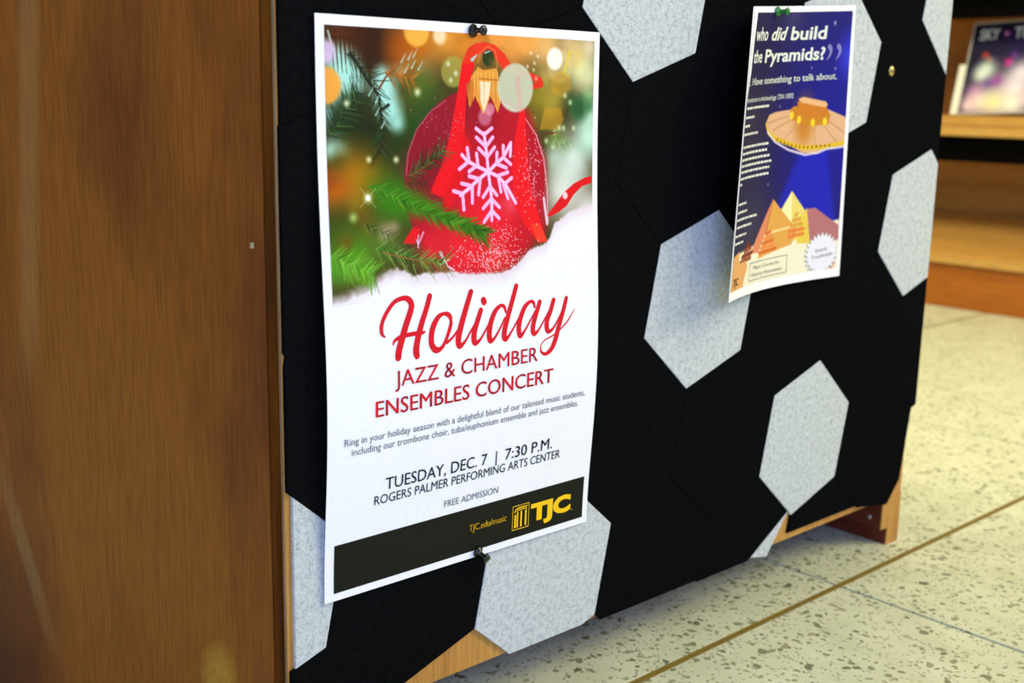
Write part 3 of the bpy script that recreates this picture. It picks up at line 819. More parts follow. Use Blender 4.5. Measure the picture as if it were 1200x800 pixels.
 ('b',59.2,127.9,12.2,(58,128,18),0.75,1.0),
 ('b',74.7,129.8,11.5,(58,128,18),0.75,1.0),
 ('b',90.4,134.4,10.1,(58,128,18),0.75,1.0),
 ('b',104.1,140.2,8.1,(58,128,18),0.75,1.0),
 ('b',118.9,146.2,6.8,(58,128,18),0.75,1.0),
 ('b',132.4,152.2,4.7,(58,128,18),0.75,1.0),
 ('n',[(48.0,121.3),(74.6,131.1),(102.4,142.7),(131.4,153.5)],10.8,40,120,[(48,115,18),(80,150,30),(35,90,15),(100,140,40)],1.2,0.6),
 ('n',[(77.5,113.6),(95.3,102.7),(111.8,94.2)],13.5,48,80,[(25,70,25),(40,95,35),(20,50,18),(60,110,50)],0.6,0.95),
 ('n',[(75.8,117.9),(95.0,118.6)],9.450000000000001,60,36,[(70,25,25),(40,60,25),(90,40,30)],0.6,0.8),
 ('l',[(79.1,112.4),(93.7,105.9),(101.9,101.6)],0.94,0.54,(140,80,40),0.9,0.4),
 ('snow',[(0.4,197.7),(15.0,194.9),(37.4,190.2),(53.0,181.5),(64.8,178.6),(80.3,186.4),(96.6,185.2),(121.6,187.3),(143.2,190.5),(170.1,191.4),(184.2,187.0),(198.7,175.6),(218.1,171.3),(228.2,156.4),(246.4,146.0),(276.4,141.7)]),
 ('n',[(7.8,166.7),(19.8,172.5),(34.2,178.6),(43.8,183.2)],16.200000000000003,60,120,[(85,150,30),(110,175,50),(70,130,25),(130,190,70)],1.3,0.6),
 ('n',[(46.2,164.6),(69.1,170.1),(92.8,176.4),(110.9,179.8)],14.850000000000001,48,90,[(35,85,25),(60,120,35),(95,150,60),(30,60,22),(140,180,90)],0.7,0.95),
 ('l',[(52.1,167.5),(72.9,172.9),(96.8,178.7)],1.35,0.81,(150,100,50),0.9,0.4),
 ('l',[(68.9,175.1),(79.3,188.9)],1.08,0.27,(120,165,70),0.9,0.3),
 ('l',[(79.8,178.6),(84.0,191.9)],1.08,0.27,(120,165,70),0.9,0.3),
 ('l',[(92.6,180.9),(101.9,194.8)],1.08,0.27,(120,165,70),0.9,0.3),
 ('l',[(87.9,176.7),(94.8,187.6)],1.08,0.27,(120,165,70),0.9,0.3),
 ('l',[(58.1,170.5),(65.4,182.5)],1.08,0.27,(120,165,70),0.9,0.3),
 ('n',[(35.8,145.3),(61.9,156.9)],8.100000000000001,50,30,[(25,40,20),(60,60,30),(110,140,60)],0.7,0.8),
 ('b',41.1,127.1,3.7,(235,240,190),0.9,0.8),
 ('l',[(34.7,120.1),(41.1,127.1),(47.5,134.2)],0.41,0.41,(240,240,180),0.6,0.5),
 ('l',[(48.0,120.6),(41.1,127.1),(34.1,133.5)],0.41,0.41,(240,240,180),0.6,0.5),
 ('b',41.1,127.1,2.0,(255,255,250),1,0.4),
 ('b',67.0,100.2,2.5,(235,240,190),0.9,0.8),
 ('b',42.8,99.7,2.4,(235,240,190),0.9,0.8),
 ('b',24.8,60.1,2.7,(235,240,190),0.9,0.8),
 ('b',87.3,51.5,3.0,(235,240,190),0.9,0.8),
 ('b',27.9,140.6,3.7,(170,200,110),0.9,0.8)]


# ------------------------------------------------------------------ printed sheets
def bil_surface(corn, dfun, H=0.5495):
    c = []
    for (X, Z), (u_, v_) in zip(corn, ((0, 0), (1, 0), (1, 1), (0, 1))):
        k = 1 - dfun(u_, v_) / 0.7
        c.append((X * k, H + (Z - H) * k))
    def f(u, v):
        x = (1 - v) * ((1 - u) * c[0][0] + u * c[1][0]) + v * ((1 - u) * c[3][0] + u * c[2][0])
        z = (1 - v) * ((1 - u) * c[0][1] + u * c[1][1]) + v * ((1 - u) * c[3][1] + u * c[2][1])
        return (x, -dfun(u, v), z)
    return f


def row_surface(corn, dfun, H=0.5495):
    def f(u, v):
        kl = 1 - dfun(0, v) / 0.7; kr = 1 - dfun(1, v) / 0.7
        xl = ((1 - v) * corn[0][0] + v * corn[3][0]) * kl; zl = H + ((1 - v) * corn[0][1] + v * corn[3][1] - H) * kl
        xr = ((1 - v) * corn[1][0] + v * corn[2][0]) * kr; zr = H + ((1 - v) * corn[1][1] + v * corn[2][1] - H) * kr
        return (xl * (1 - u) + xr * u, -dfun(u, v), zl * (1 - u) + zr * u)
    return f


def by_arc(f, rows=24, n=60):
    T = []
    for j in range(rows + 1):
        p = np.array([f(i / n, j / rows) for i in range(n + 1)])
        t = np.concatenate([[0], np.cumsum(np.linalg.norm(np.diff(p, axis=0), axis=1))]); T.append(t / t[-1])
    T = np.array(T); g = np.linspace(0, 1, n + 1)
    def h(s, v):
        vv = min(max(v, 0), 1) * rows; j = min(int(vv), rows - 1); w = vv - j
        t = T[j] * (1 - w) + T[j + 1] * w
        if s < 0: u = s / n / t[1]
        elif s > 1: u = 1 + (s - 1) / n / (1 - t[-2])
        else: u = float(np.interp(s, t, g))
        return f(u, v)
    return h


class Sheet:
    """a curved sheet of paper; positions on it are given in millimetres from its top left corner"""
    def __init__(self, surf, w, h):
        self.f, self.w, self.h = surf, w, h
    def at(self, a, b, off):
        u, v = a / self.w, b / self.h
        p = np.array(self.f(u, v)); e = 0.004
        du = np.array(self.f(u + e, v)) - p; dv = np.array(self.f(u, v + e)) - p
        n = np.cross(dv, du); n /= np.linalg.norm(n)
        if n[1] > 0: n = -n
        return p + n * off
    def grid(self, name, a0, b0, a1, b1, nx, ny, off, root):
        # coarse frame evaluated exactly, then interpolated for dense prints
        cx, cy = min(nx, 60), min(ny, 60)
        C = np.array([[self.at(a0 + (a1 - a0) * i / cx, b0 + (b1 - b0) * j / cy, off) for i in range(cx + 1)] for j in range(cy + 1)])
        if nx > cx or ny > cy:
            gx = np.linspace(0, cx, nx + 1); gy = np.linspace(0, cy, ny + 1)
            ii = np.minimum(gx.astype(int), cx - 1); jj = np.minimum(gy.astype(int), cy - 1)
            wx = (gx - ii)[None, :, None]; wy = (gy - jj)[:, None, None]
            r0 = C[jj][:, ii] * (1 - wx) + C[jj][:, ii + 1] * wx
            r1 = C[jj + 1][:, ii] * (1 - wx) + C[jj + 1][:, ii + 1] * wx
            C = r0 * (1 - wy) + r1 * wy
        C = C.reshape(-1, 3) - np.array(root)
        W = nx + 1
        j, i = np.mgrid[0:ny, 0:nx]
        q = (j * W + i).ravel()
        F = np.stack([q, q + W, q + W + 1, q + 1], 1).astype(np.int32)
        me = bpy.data.meshes.new(name)
        me.vertices.add(len(C)); me.vertices.foreach_set('co', C.ravel().astype(np.float32))
        me.loops.add(F.size); me.loops.foreach_set('vertex_index', F.ravel())
        me.polygons.add(len(F))
        me.polygons.foreach_set('loop_start', np.arange(0, F.size, 4, dtype=np.int32))
        me.update(calc_edges=True)
        me.polygons.foreach_set('use_smooth', np.ones(len(F), dtype=bool))
        return me
    def flat(self, name, V, F, off, root):
        r = np.array(root)
        bm = bmesh.new()                                 # fill while still flat, then bend onto the sheet
        vs = [bm.verts.new((a, -b, 0)) for a, b in V]
        for f in F:
            try: bm.faces.new([vs[i] for i in f])
            except ValueError: pass
        bmesh.ops.triangulate(bm, faces=bm.faces[:])
        for v in bm.verts: v.co = self.at(v.co.x, -v.co.y, off) - r
        me = bpy.data.meshes.new(name); bm.to_mesh(me); bm.free()
        return me


def paper_sheet(S, root, parent, mat, nx=40, ny=60):
    """front and back faces a paper's thickness apart, joined by a thin rim"""
    V, F, sm = [], [], []
    for off in (0.0, -0.00022):
        P = [S.at(S.w * i / nx, S.h * j / ny, off) - np.array(root) for j in range(ny + 1) for i in range(nx + 1)]
        b = len(V); V += P; W = nx + 1
        for j in range(ny):
            for i in range(nx):
                q = (b + j * W + i, b + (j + 1) * W + i, b + (j + 1) * W + i + 1, b + j * W + i + 1)
                F.append(q if off == 0 else q[::-1]); sm.append(True)
    n = (nx + 1) * (ny + 1); W = nx + 1
    rim = [i for i in range(W)] + [j * W + nx for j in range(1, ny + 1)] + [ny * W + i for i in range(nx - 1, -1, -1)] + [j * W for j in range(ny - 1, 0, -1)]
    for k in range(len(rim)):
        a_, c_ = rim[k], rim[(k + 1) % len(rim)]; b = len(V)
        V += [V[a_], V[c_], V[n + c_], V[n + a_]]
        F.append((b, b + 1, b + 2, b + 3)); sm.append(False)
    me = mesh('paper', V, F)
    me.polygons.foreach_set('use_smooth', sm)
    return link('paper', me, mat, parent)


_cap = {}


def text_shape(s, bold=0.0, shear=0.0, width=1.0):
    c = bpy.data.curves.new('lettering', 'FONT')
    c.body = s; c.offset = bold; c.shear = shear; c.resolution_u = 3
    o = bpy.data.objects.new('lettering', c); COL.objects.link(o)
    dg = bpy.context.evaluated_depsgraph_get(); dg.update()
    me = bpy.data.meshes.new_from_object(o.evaluated_get(dg))
    V = np.array([v.co[:] for v in me.vertices]); F = [tuple(p.vertices) for p in me.polygons]
    bpy.data.objects.remove(o); bpy.data.curves.remove(c); bpy.data.meshes.remove(me)
    return V, F


def cap_height(bold):
    if bold not in _cap:
        V, _ = text_shape('H', bold); _cap[bold] = V[:, 1].max() - V[:, 1].min()
    return _cap[bold]


def put_text(S, root, parent, s, x0, x1, base, cap, mat, bold=0.0, shear=0.0, off=0.0005, name='text_line', label=None, slope=0.0):
    light = 0 < bold < .01
    V, F = text_shape(s, 0.0 if light else bold, shear)
    if light:                                            # a slightly heavier weight: three prints side by side
        n = len(V); d = np.zeros_like(V); d[:, 0] = bold * 1.5
        F = F + [tuple(i + n for i in f) for f in F] + [tuple(i + 2 * n for i in f) for f in F]
        V = np.concatenate([V, V - d, V + d])
        bold = 0.0
    lo, hi = V[:, 0].min(), V[:, 0].max()
    X = x0 + (V[:, 0] - lo) * (x1 - x0) / (hi - lo)
    Y = base - (V[:, 1] + bold) * cap / cap_height(bold) + slope * (X - x0)
    me = S.flat(name, list(zip(X, Y)), [f[::-1] for f in F], off, root)
    return link(name, me, mat, parent, label=label)


def rects(S, root, parent, name, rs, mat, off=0.0005, label=None):
    V, F = [], []
    for x0, y0, x1, y1 in rs:
        n = max(1, int((x1 - x0) / 8)); m = max(1, int((y1 - y0) / 8)); b = len(V)
        for i in range(n + 1):
            V += [(x0 + (x1 - x0) * i / n, y0 + (y1 - y0) * j / m) for j in range(m + 1)]
        F += [(b + i * (m + 1) + j, b + i * (m + 1) + j + 1, b + (i + 1) * (m + 1) + j + 1, b + (i + 1) * (m + 1) + j) for i in range(n) for j in range(m)]
    return link(name, S.flat(name, V, F, off, root), mat, parent, label=label)


def stroke_shape(strokes, k=1.0):
    """brush strokes (x, y, width) turned into ribbons with round ends"""
    V, F = [], []
    for st in strokes:
        P = np.array(st, float); n = len(P)
        if n > 2:
            Q = []
            for i in range(n - 1):
                p0, p1, p2, p3 = P[max(i - 1, 0)], P[i], P[i + 1], P[min(i + 2, n - 1)]
                for t in np.linspace(0, 1, 7)[:-1]:
                    Q.append(0.5 * ((2 * p1) + (p2 - p0) * t + (2 * p0 - 5 * p1 + 4 * p2 - p3) * t * t + (3 * p1 - p0 - 3 * p2 + p3) * t ** 3))
            Q.append(P[-1]); P = np.array(Q)
        T = np.gradient(P[:, :2], axis=0); T /= np.linalg.norm(T, axis=1)[:, None] + 1e-9
        N = np.stack([-T[:, 1], T[:, 0]], 1); w = P[:, 2:3] * k / 2
        b = len(V)
        for p, q in zip(P[:, :2] + N * w, P[:, :2] - N * w): V += [tuple(p), tuple(q)]
        F += [(b + 2 * i, b + 2 * i + 1, b + 2 * i + 3, b + 2 * i + 2) for i in range(len(P) - 1)]
        for e in (0, -1):
            b = len(V)
            V += [(P[e, 0] + w[e, 0] * math.cos(t), P[e, 1] + w[e, 0] * math.sin(t)) for t in np.linspace(0, 2 * math.pi, 13)[:-1]]
            F.append(tuple(range(b, b + 12)))
    return V, F


class Paint:
    """a small colour raster in sheet millimetres, stored as the print's own colours"""
    def __init__(self, x0, y0, x1, y1, step, base):
        self.x0, self.y0, self.x1, self.y1 = x0, y0, x1, y1
        self.nx, self.ny = int(round((x1 - x0) / step)), int(round((y1 - y0) / step))
        self.sx, self.sy = (x1 - x0) / self.nx, (y1 - y0) / self.ny
        self.I = np.ones((self.ny + 1, self.nx + 1, 3)) * np.array(base, float)
        self.rs = np.random.RandomState(3)
    def box(self, ax, ay, bx, by):
        i0 = max(0, int((ax - self.x0) / self.sx)); i1 = min(self.nx, int((bx - self.x0) / self.sx) + 1)
        j0 = max(0, int((ay - self.y0) / self.sy)); j1 = min(self.ny, int((by - self.y0) / self.sy) + 1)
        if i1 < i0 or j1 < j0: return None
        Y, X = np.mgrid[j0:j1 + 1, i0:i1 + 1]
        return (slice(j0, j1 + 1), slice(i0, i1 + 1)), self.x0 + X * self.sx, self.y0 + Y * self.sy
    def put(self, sl, A, c):
        A = np.clip(A, 0, 1)[..., None]
        self.I[sl] = self.I[sl] * (1 - A) + np.array(c, float) * A
    def blob(self, x, y, r, c, a, s):
        R = r * (1.6 if s > .7 else 1 + s)
        g = self.box(x - R, y - R, x + R, y + R)
        if not g: return
        sl, X, Y = g
        d = np.hypot(X - x, Y - y) / r
        if s > .7: A = np.exp(-d * d * 1.15) * np.clip((1.6 - d) * 4, 0, 1)
        else: A = np.clip((1 - d) / max(s, .02) + .5, 0, 1)
        self.put(sl, A * a, c)
    def poly(self, pts, c, a, fe):
        P = np.array(pts, float)
        g = self.box(P[:, 0].min() - fe, P[:, 1].min() - fe, P[:, 0].max() + fe, P[:, 1].max() + fe)
        if not g: return
        sl, X, Y = g
        ins = np.zeros(X.shape, bool); D = np.full(X.shape, 1e9)
        for i in range(len(P)):
            (x0, y0), (x1, y1) = P[i], P[(i + 1) % len(P)]
            cond = ((y0 > Y) != (y1 > Y))
            with np.errstate(divide='ignore', invalid='ignore'):
                xi = (x1 - x0) * (Y - y0) / (y1 - y0 + 1e-12) + x0
            ins ^= cond & (X < xi)
            D = np.minimum(D, self.seg(X, Y, x0, y0, x1, y1)[0])
        sd = np.where(ins, D, -D)
        self.put(sl, np.clip(sd / fe + .5, 0, 1) * a, c)
    @staticmethod
    def seg(X, Y, x0, y0, x1, y1):
        dx, dy = x1 - x0, y1 - y0
        t = np.clip(((X - x0) * dx + (Y - y0) * dy) / (dx * dx + dy * dy + 1e-9), 0, 1)
        return np.hypot(X - x0 - t * dx, Y - y0 - t * dy), t
    def line(self, pts, w0, w1, c, a, fe):
        n = len(pts) - 1; m = max(w0, w1) + fe
        xs = [p[0] for p in pts]; ys = [p[1] for p in pts]
        g = self.box(min(xs) - m, min(ys) - m, max(xs) + m, max(ys) + m)
        if not g: return
        sl, X, Y = g; A = np.zeros(X.shape)
        for i in range(n):
            d, t = self.seg(X, Y, *pts[i], *pts[i + 1])
            w = w0 + (w1 - w0) * (i + t) / n
            A = np.maximum(A, np.clip((w / 2 - d) / fe + .5, 0, 1))
        self.put(sl, A * a, c)
    def needles(self, pts, L, ang, n, cols, w, a):
        P = np.array(pts, float); rs = self.rs
        for k in range(n):
            t = (k + rs.rand()) / n * (len(P) - 1); i = min(int(t), len(P) - 2)
            p = P[i] + (P[i + 1] - P[i]) * (t - i); d = P[i + 1] - P[i]
            th = math.atan2(d[1], d[0]) + math.radians(ang * rs.uniform(.6, 1.2)) * (1 if k % 2 else -1)
            l = L * rs.uniform(.6, 1.1)
            c = np.array(cols[rs.randint(len(cols))]) * rs.uniform(.8, 1.2)
            self.line([tuple(p), (p[0] + l * math.cos(th), p[1] + l * math.sin(th))], w, w * .3, np.clip(c, 0, 255), a, .4)
    def speck(self, x0, y0, x1, y1, n, c, r):
        rs = self.rs
        for _ in range(n):
            x = rs.normal((x0 + x1) / 2, abs(x1 - x0) / 3.2); y = rs.normal((y0 + y1) / 2, abs(y1 - y0) / 3.2)
            self.blob(x, y, r * rs.uniform(.8, 1.6), c, .8, .6)
    def snow(self, pts):
        P = np.array(pts, float); P = P[np.argsort(P[:, 0])]
        Y, X = np.mgrid[0:self.ny + 1, 0:self.nx + 1]
        X = self.x0 + X * self.sx; Y = self.y0 + Y * self.sy
        top = np.interp(X, P[:, 0], P[:, 1])
        N = np.zeros(X.shape); rs = self.rs
        for s, am in ((6, 2.2), (2.4, 1.6), (1.0, 1.0)):
            gx, gy = int((self.x1 - self.x0) / s) + 2, int((self.y1 - self.y0) / s) + 2
            G = rs.rand(gy, gx); fx = (X - self.x0) / s; fy = (Y - self.y0) / s
            i = fx.astype(int); j = fy.astype(int); wx = fx - i; wy = fy - j
            i = np.minimum(i, gx - 2); j = np.minimum(j, gy - 2)
            N += am * ((G[j, i] * (1 - wx) + G[j, i + 1] * wx) * (1 - wy) + (G[j + 1, i] * (1 - wx) + G[j + 1, i + 1] * wx) * wy - .5)
        A = np.clip((Y - top + N) / 2.6 + .3, 0, 1)
        left = np.clip((75 - X) / 30, 0, 1)
        A = A * (1 - left) + np.clip((Y - top + N) / 9 + .3, 0, 1) * left
        deep = np.clip((Y - top) / 14, 0, 1)[..., None]
        c = np.array((232, 214, 226)) * (1 - deep) + np.array((246, 247, 252)) * deep
        self.I = self.I * (1 - A[..., None]) + c * A[..., None]
    def run(self, prims):
        for p in prims:
            k, v = p[0], p[1:]
            if k == 'b': self.blob(*v)
            elif k == 'p': self.poly(*v)
            elif k == 'l': self.line(*v)
            elif k == 'n': self.needles(*v)
            elif k == 's': self.speck(*v[0], *v[1:])
            elif k == 'snow': self.snow(v[0])
    def build(self, S, name, root, parent, off, label=None, mat=None):
        me = S.grid(name, self.x0, self.y0, self.x1, self.y1, self.nx, self.ny, off, root)
        c = np.clip(self.I, 0, 255) / 255
        l = np.where(c <= .04045, c / 12.92, ((c + .055) / 1.055) ** 2.4).reshape(-1, 3)
        at = me.color_attributes.new('print', 'FLOAT_COLOR', 'POINT')
        at.data.foreach_set('color', np.concatenate([l, np.ones((len(l), 1))], 1).astype(np.float32).ravel())
        return link(name, me, mat or M_PRINT, parent, label=label)


# ------------------------------------------------------------------ concert poster
def lift1(u, v): return .003 + .008 * math.sin(math.pi * v ** 1.5) ** 2


S1 = Sheet(bil_surface([(0.45567, 0.60258), (0.73813, 0.6038), (0.74255, 0.16806), (0.45742, 0.16983)], lift1), 279.4, 431.8)
R1 = (0.598, -0.004, 0.17)
poster = empty('concert_poster', R1, 'tall white concert poster with a red bauble photo, pinned at the left', 'poster')
paper_sheet(S1, R1, poster, M_PAPER)
pt = Paint(7.3, 7.3, 273.2, 203.0, 0.55, (70, 62, 30))
pt.run(PIC1)
pt.build(S1, 'printed_picture', R1, poster, 0.0002, 'photo of a red bauble with white snowflake, ribbon and fir twigs in snow')
V, F = stroke_shape(HOLIDAY, 0.88)
link('script_lettering', S1.flat('script_lettering', V, F, 0.00032, R1), M_INK_RED, poster, label='large red script word Holiday')
T = lambda *a, **k: put_text(S1, R1, poster, *a, **k)
T('JAZZ & CHAMBER', 60.0, 207.0, 269.7, 12.0, M_INK_RED, bold=.004)
T('ENSEMBLES CONCERT', 42.0, 225.5, 290.8, 12.2, M_INK_RED, bold=.008)
T('Ring in your holiday season with a delightful blend of our talented music students,', 14.5, 265.0, 308.6, 5.4, M_INK_GREY)
T('including our trombone choir, tuba/euphonium ensemble and jazz ensembles.', 21.0, 257.6, 317.0, 5.4, M_INK_GREY)
T('TUESDAY, DEC. 7', 53.0, 155.0, 350.9, 9.6, M_INK_BLACK, bold=.002)
T('|', 164.5, 165.6, 350.9, 9.6, M_INK_BLACK)
T('7:30 P.M.', 175.0, 229.0, 351.0, 9.6, M_INK_BLACK, bold=.002)
T('ROGERS PALMER PERFORMING ARTS CENTER', 43.0, 239.7, 361.6, 7.4, M_INK_BLACK)
T('FREE ADMISSION', 112.0, 169.5, 379.3, 5.6, M_INK_GREY)
rects(S1, R1, poster, 'black_band', [(8.0, 386.6, 273.4, 425.7)], M_INK_BLACK, 0.0002, 'black printed band along the foot')
T('TJC.edu/music', 139.7, 180.8, 407.4, 5.8, M_INK_GOLD, bold=.004)
T('TJC', 209.0, 257.4, 415.6, 16.6, M_INK_GOLD, bold=.055, label='bold yellow letters TJC')
T('.', 258.6, 259.6, 415.6, 8, M_INK_GOLD)
lg = [(187.6, 396.2, 206.8, 396.8), (187.6, 418.0, 206.8, 418.6), (187.6, 396.2, 188.1, 418.6), (206.3, 396.2, 206.8, 418.6)]
lg += [(190.0, 404.6, 192.0, 416.6), (192.8, 402.6, 194.4, 416.6), (196.9, 402.2, 198.7, 416.6), (202.2, 402.2, 204.0, 416.6)]
rects(S1, R1, poster, 'logo_emblem', lg, M_INK_GOLD, 0.0005, 'small yellow column emblem')
V, F = stroke_shape([[(190.2, 402.4, 1.0), (191.6, 399.9, 1.2), (195.0, 398.9, 1.3), (200.0, 398.8, 1.3), (204.2, 398.8, 1.2)],
                     [(192.6, 401.6, .8), (196.0, 400.8, .9), (204.2, 400.8, .9)]])
link('logo_arch', S1.flat('logo_arch', V, F, 0.0005, R1), M_INK_GOLD, poster)

# ------------------------------------------------------------------ flying saucer poster
def lift2(u, v): return .002 + (.020 + .026 * (1 - math.exp(-max(v, 0) / .12))) * max(0, 1 - u) ** 2.6 + .004 * v * v * u


S2 = Sheet(by_arc(row_surface([(0.95032, 0.63853), (1.12857, 0.65127), (1.13708, 0.36221), (0.93818, 0.35174)], lift2)), 245.0, 279.4)
R2 = (1.04, -0.01, 0.36)
flyer = empty('pyramid_flyer', R2, 'curling navy flyer with flying saucer over pyramids, pinned right of the concert poster', 'poster')
paper_sheet(S2, R2, flyer, M_PAPER, 60, 40)
pt = Paint(4.0, 5.6, 238.4, 270.0, 0.9, (28, 24, 66))
B_, Pp, Ln = pt.blob, pt.poly, pt.line
B_(240, 60, 150, (22, 22, 120), .9, 1); B_(215, 140, 110, (18, 20, 150), .9, 1); B_(30, 120, 60, (50, 44, 66), .8, 1)
B_(60, 220, 50, (58, 56, 80), .8, 1); B_(110, 8, 24, (60, 60, 110), .7, 1); B_(238, 50, 22, (50, 60, 220), .9, 1)
Pp([(4, 0), (14, 0), (11, 60), (4, 90)], (246, 246, 250), 1, 1)
Pp([(158, 140), (205, 140), (232, 226), (90, 226), (118, 190)], (22, 34, 196), .75, 9)
for x, y, r in ((203, 17, 2.4), (130, 49, 1), (212, 62, 1.4), (165, 60, 1.2), (104, 96, 1.2), (90, 172, 1.2)): B_(x, y, r, (200, 200, 220), .9, .8)
# saucer
Pp([(73, 110), (80, 103), (95, 101), (130, 100), (205, 103), (239, 112), (239, 141), (205, 142), (185, 147), (160, 145), (130, 135), (98, 127), (80, 119)], (222, 176, 136), 1, 1)
for a, b in (((78, 111), (128, 106)), ((90, 119), (135, 110)), ((118, 130), (150, 112)), ((185, 138), (176, 112)), ((238, 128), (196, 110)), ((225, 138), (188, 112))):
    Ln([a, b], .9, .7, (170, 110, 70), .8, .8)
B_(160, 122, 16, (205, 130, 50), .9, 1); B_(158, 108, 20, (190, 120, 40), .9, 1)
Ln([(74, 112), (82, 121), (100, 127.5), (130, 134), (160, 139.5), (200, 140.5), (239, 138.5)], 4.4, 4.4, (226, 184, 36), 1, .9)
for k in range(14): B_(104 + k * 8.2, 128.6 + 11 * (1 - (1 - min(1, k / 8)) ** 1.6), 1.3, (60, 34, 16), .95, .6)
Ln([(78, 119), (98, 130), (130, 140), (150, 144), (165, 147), (190, 146), (205, 143), (239, 142)], 2.2, 2.2, (226, 216, 232), .95, .9)
Pp([(128, 100), (136, 97), (200, 102), (209, 108), (206, 118), (170, 118), (130, 110)], (200, 130, 40), 1, 1)
Pp([(143, 93), (150, 90), (196, 97), (202, 101), (200, 110), (170, 111), (143, 104)], (204, 122, 40), 1, 1)
Pp([(144, 90), (154, 88.5), (198, 94.5), (203, 98), (198, 100.5), (150, 94)], (232, 180, 128), 1, .8)
for x, y in ((132, 106), (148, 111), (176, 115), (199, 115)): B_(x, y, 4.0, (250, 214, 50), 1, .5)
# pyramids and ground
Pp([(4, 236), (60, 231), (238, 218), (240, 280), (0, 280)], (240, 234, 208), 1, 2)
Pp([(144.5, 182.5), (207, 231), (150, 235), (118, 205)], (232, 212, 116), 1, .8); Pp([(144.5, 182.5), (150, 235), (110, 222), (126, 200)], (244, 236, 176), 1, 1)
Pp([(176, 203), (192, 203), (237, 224), (239, 240), (186, 240)], (178, 112, 116), 1, 1); Pp([(164, 214), (176, 202), (186, 240), (160, 238)], (230, 200, 80), 1, 1)
Pp([(105, 187.5), (160, 223), (150, 238), (76, 246)], (224, 164, 78), 1, .8); Pp([(105, 187.5), (84, 240), (58, 238)], (222, 138, 100), 1, .8)
Ln([(105, 188), (88, 236)], 1.4, 2.2, (176, 84, 40), .9, .8)
Ln([(95, 222), (160, 219)], 2.4, 2.4, (244, 226, 170), .8, 1.5); Ln([(92, 224), (76, 246)], 3, 3, (246, 240, 196), .9, 1.4)
for k, (x0, x1) in enumerate(((94, 104), (90, 108), (87, 111), (84, 115), (80, 118))): Ln([(x0, 222 + k * 4.6), (x1, 220.5 + k * 4.6)], 3.4, 3.4, (216, 104, 46) if k % 2 == 0 else (232, 140, 80), .95, .8)
for k, (x0, x1) in enumerate(((154, 158), (150, 164), (147, 168), (143, 172), (144, 172))): Ln([(x0, 208 + k * 5.4), (x1, 207 + k * 5.4)], 4, 4, (214, 150, 60) if k < 3 else (226, 120, 60), .85, 1.2)
for k, (x0, x1) in enumerate(((46, 52), (40, 58), (34, 62), (28, 58), (22, 40))): Ln([(x0, 229 + k * 5), (x1, 227 + k * 5)], 4.4, 4.4, (124, 48, 26) if k % 2 == 0 else (150, 72, 44), .95, .8)
Pp([(4, 236), (26, 232), (24, 244), (46, 244), (52, 250), (44, 264), (40, 280), (0, 280)], (226, 168, 104), 1, 1.5)
B_(226, 262, 9, (222, 160, 146), .95, .4); Ln([(226, 262), (232, 248)], 3, 2, (222, 150, 130), .9, .8)
st = []
for k in range(48):
    r_ = 31 if k % 2 == 0 else 25
    t_ = 2 * math.pi * k / 48
    st.append((208.5 + r_ * math.cos(t_), 252 + r_ * .72 * math.sin(t_)))
Pp([(208.5 + (x - 208.5) * 1.04 - 1, 252 + (y - 252) * 1.05 + .6) for x, y in st], (104, 116, 120), .8, .8)
Pp(st, (234, 234, 248), 1, .7)
pt.build(S2, 'printed_picture', R2, flyer, 0.0003, 'navy print of a gold flying saucer beaming down on yellow pyramids')
T = lambda *a, **k: put_text(S2, R2, flyer, *a, **k)
T('who', 16.5, 52, 31.6, 12.6, M_INK_WHITE, bold=.014, name='headline')
T('did', 63, 101, 32.0, 12.6, M_INK_WHITE, bold=.022, shear=.2, name='headline')
T('build', 111, 188, 32.3, 12.8, M_INK_WHITE, bold=.022, name='headline')
T('the', 15.5, 43, 52.0, 12.0, M_INK_WHITE, bold=.014, name='headline')
T('Pyramids?', 52, 189, 52.6, 12.6, M_INK_WHITE, bold=.022, name='headline')
V, F = stroke_shape([[(x + 3, 40, 5.5), (x + 6.5, 42, 5.5), (x + 7, 46, 4.6), (x + 3.5, 50.5, 2.4), (x, 53, .8)] for x in (193, 211)])
link('closing_quotes', S2.flat('closing_quotes', V, F, 0.0005, R2), M_INK_LILAC, flyer, label='pair of lilac closing quotation marks')
T('t. Have something to talk about.', 5, 216, 72.6, 6.6, M_INK_WHITE, bold=.008)
T('Introduction to Archaeology: CRN 10302', 5, 132, 88.6, 4.6, M_INK_WHITE)
gr = [(7, 94.0, 76), (5, 102.6, 36), (5, 110.6, 25), (5, 118.4, 50), (5, 130.6, 83), (5, 136.6, 80), (5, 142.6, 90), (5, 148.4, 94), (5, 154.2, 89), (5, 160.4, 90), (5, 166, 13),
      (5, 185, 33), (5, 192.8, 37), (5, 200, 66), (5, 207.4, 53), (5, 215.8, 40), (5, 223, 34)]
rr = []
gq = random.Random(2)
for x, y, x1 in gr:
    while x < x1 - 1.5:
        w_ = min(gq.uniform(3, 9), x1 - x)
        rr.append((x, y - 1.15, x + w_, y + 1.15)); x += w_ + 1.5
rects(S2, R2, flyer, 'small_print', rr, M_INK_WHITE, label='fine print lines too small to read')
bxs = [(58, 248, 143.5, 248.7), (58, 265.8, 143.5, 266.5), (58, 248, 58.8, 266.5), (142.7, 248, 143.5, 266.5)]
rects(S2, R2, flyer, 'text_frame', bxs, M_INK_GREY)
T('Major Course for', 68, 128, 255.6, 3.9, M_INK_GREY, name='frame_text')
T('History Associates', 64, 134, 262.8, 3.9, M_INK_GREY, name='frame_text')
T('Exactly', 197, 219, 250.5, 3.6, M_INK_GREY, name='burst_text', slope=-.06)
T('Transferable', 190, 229, 257.6, 3.6, M_INK_GREY, name='burst_text', slope=-.06)
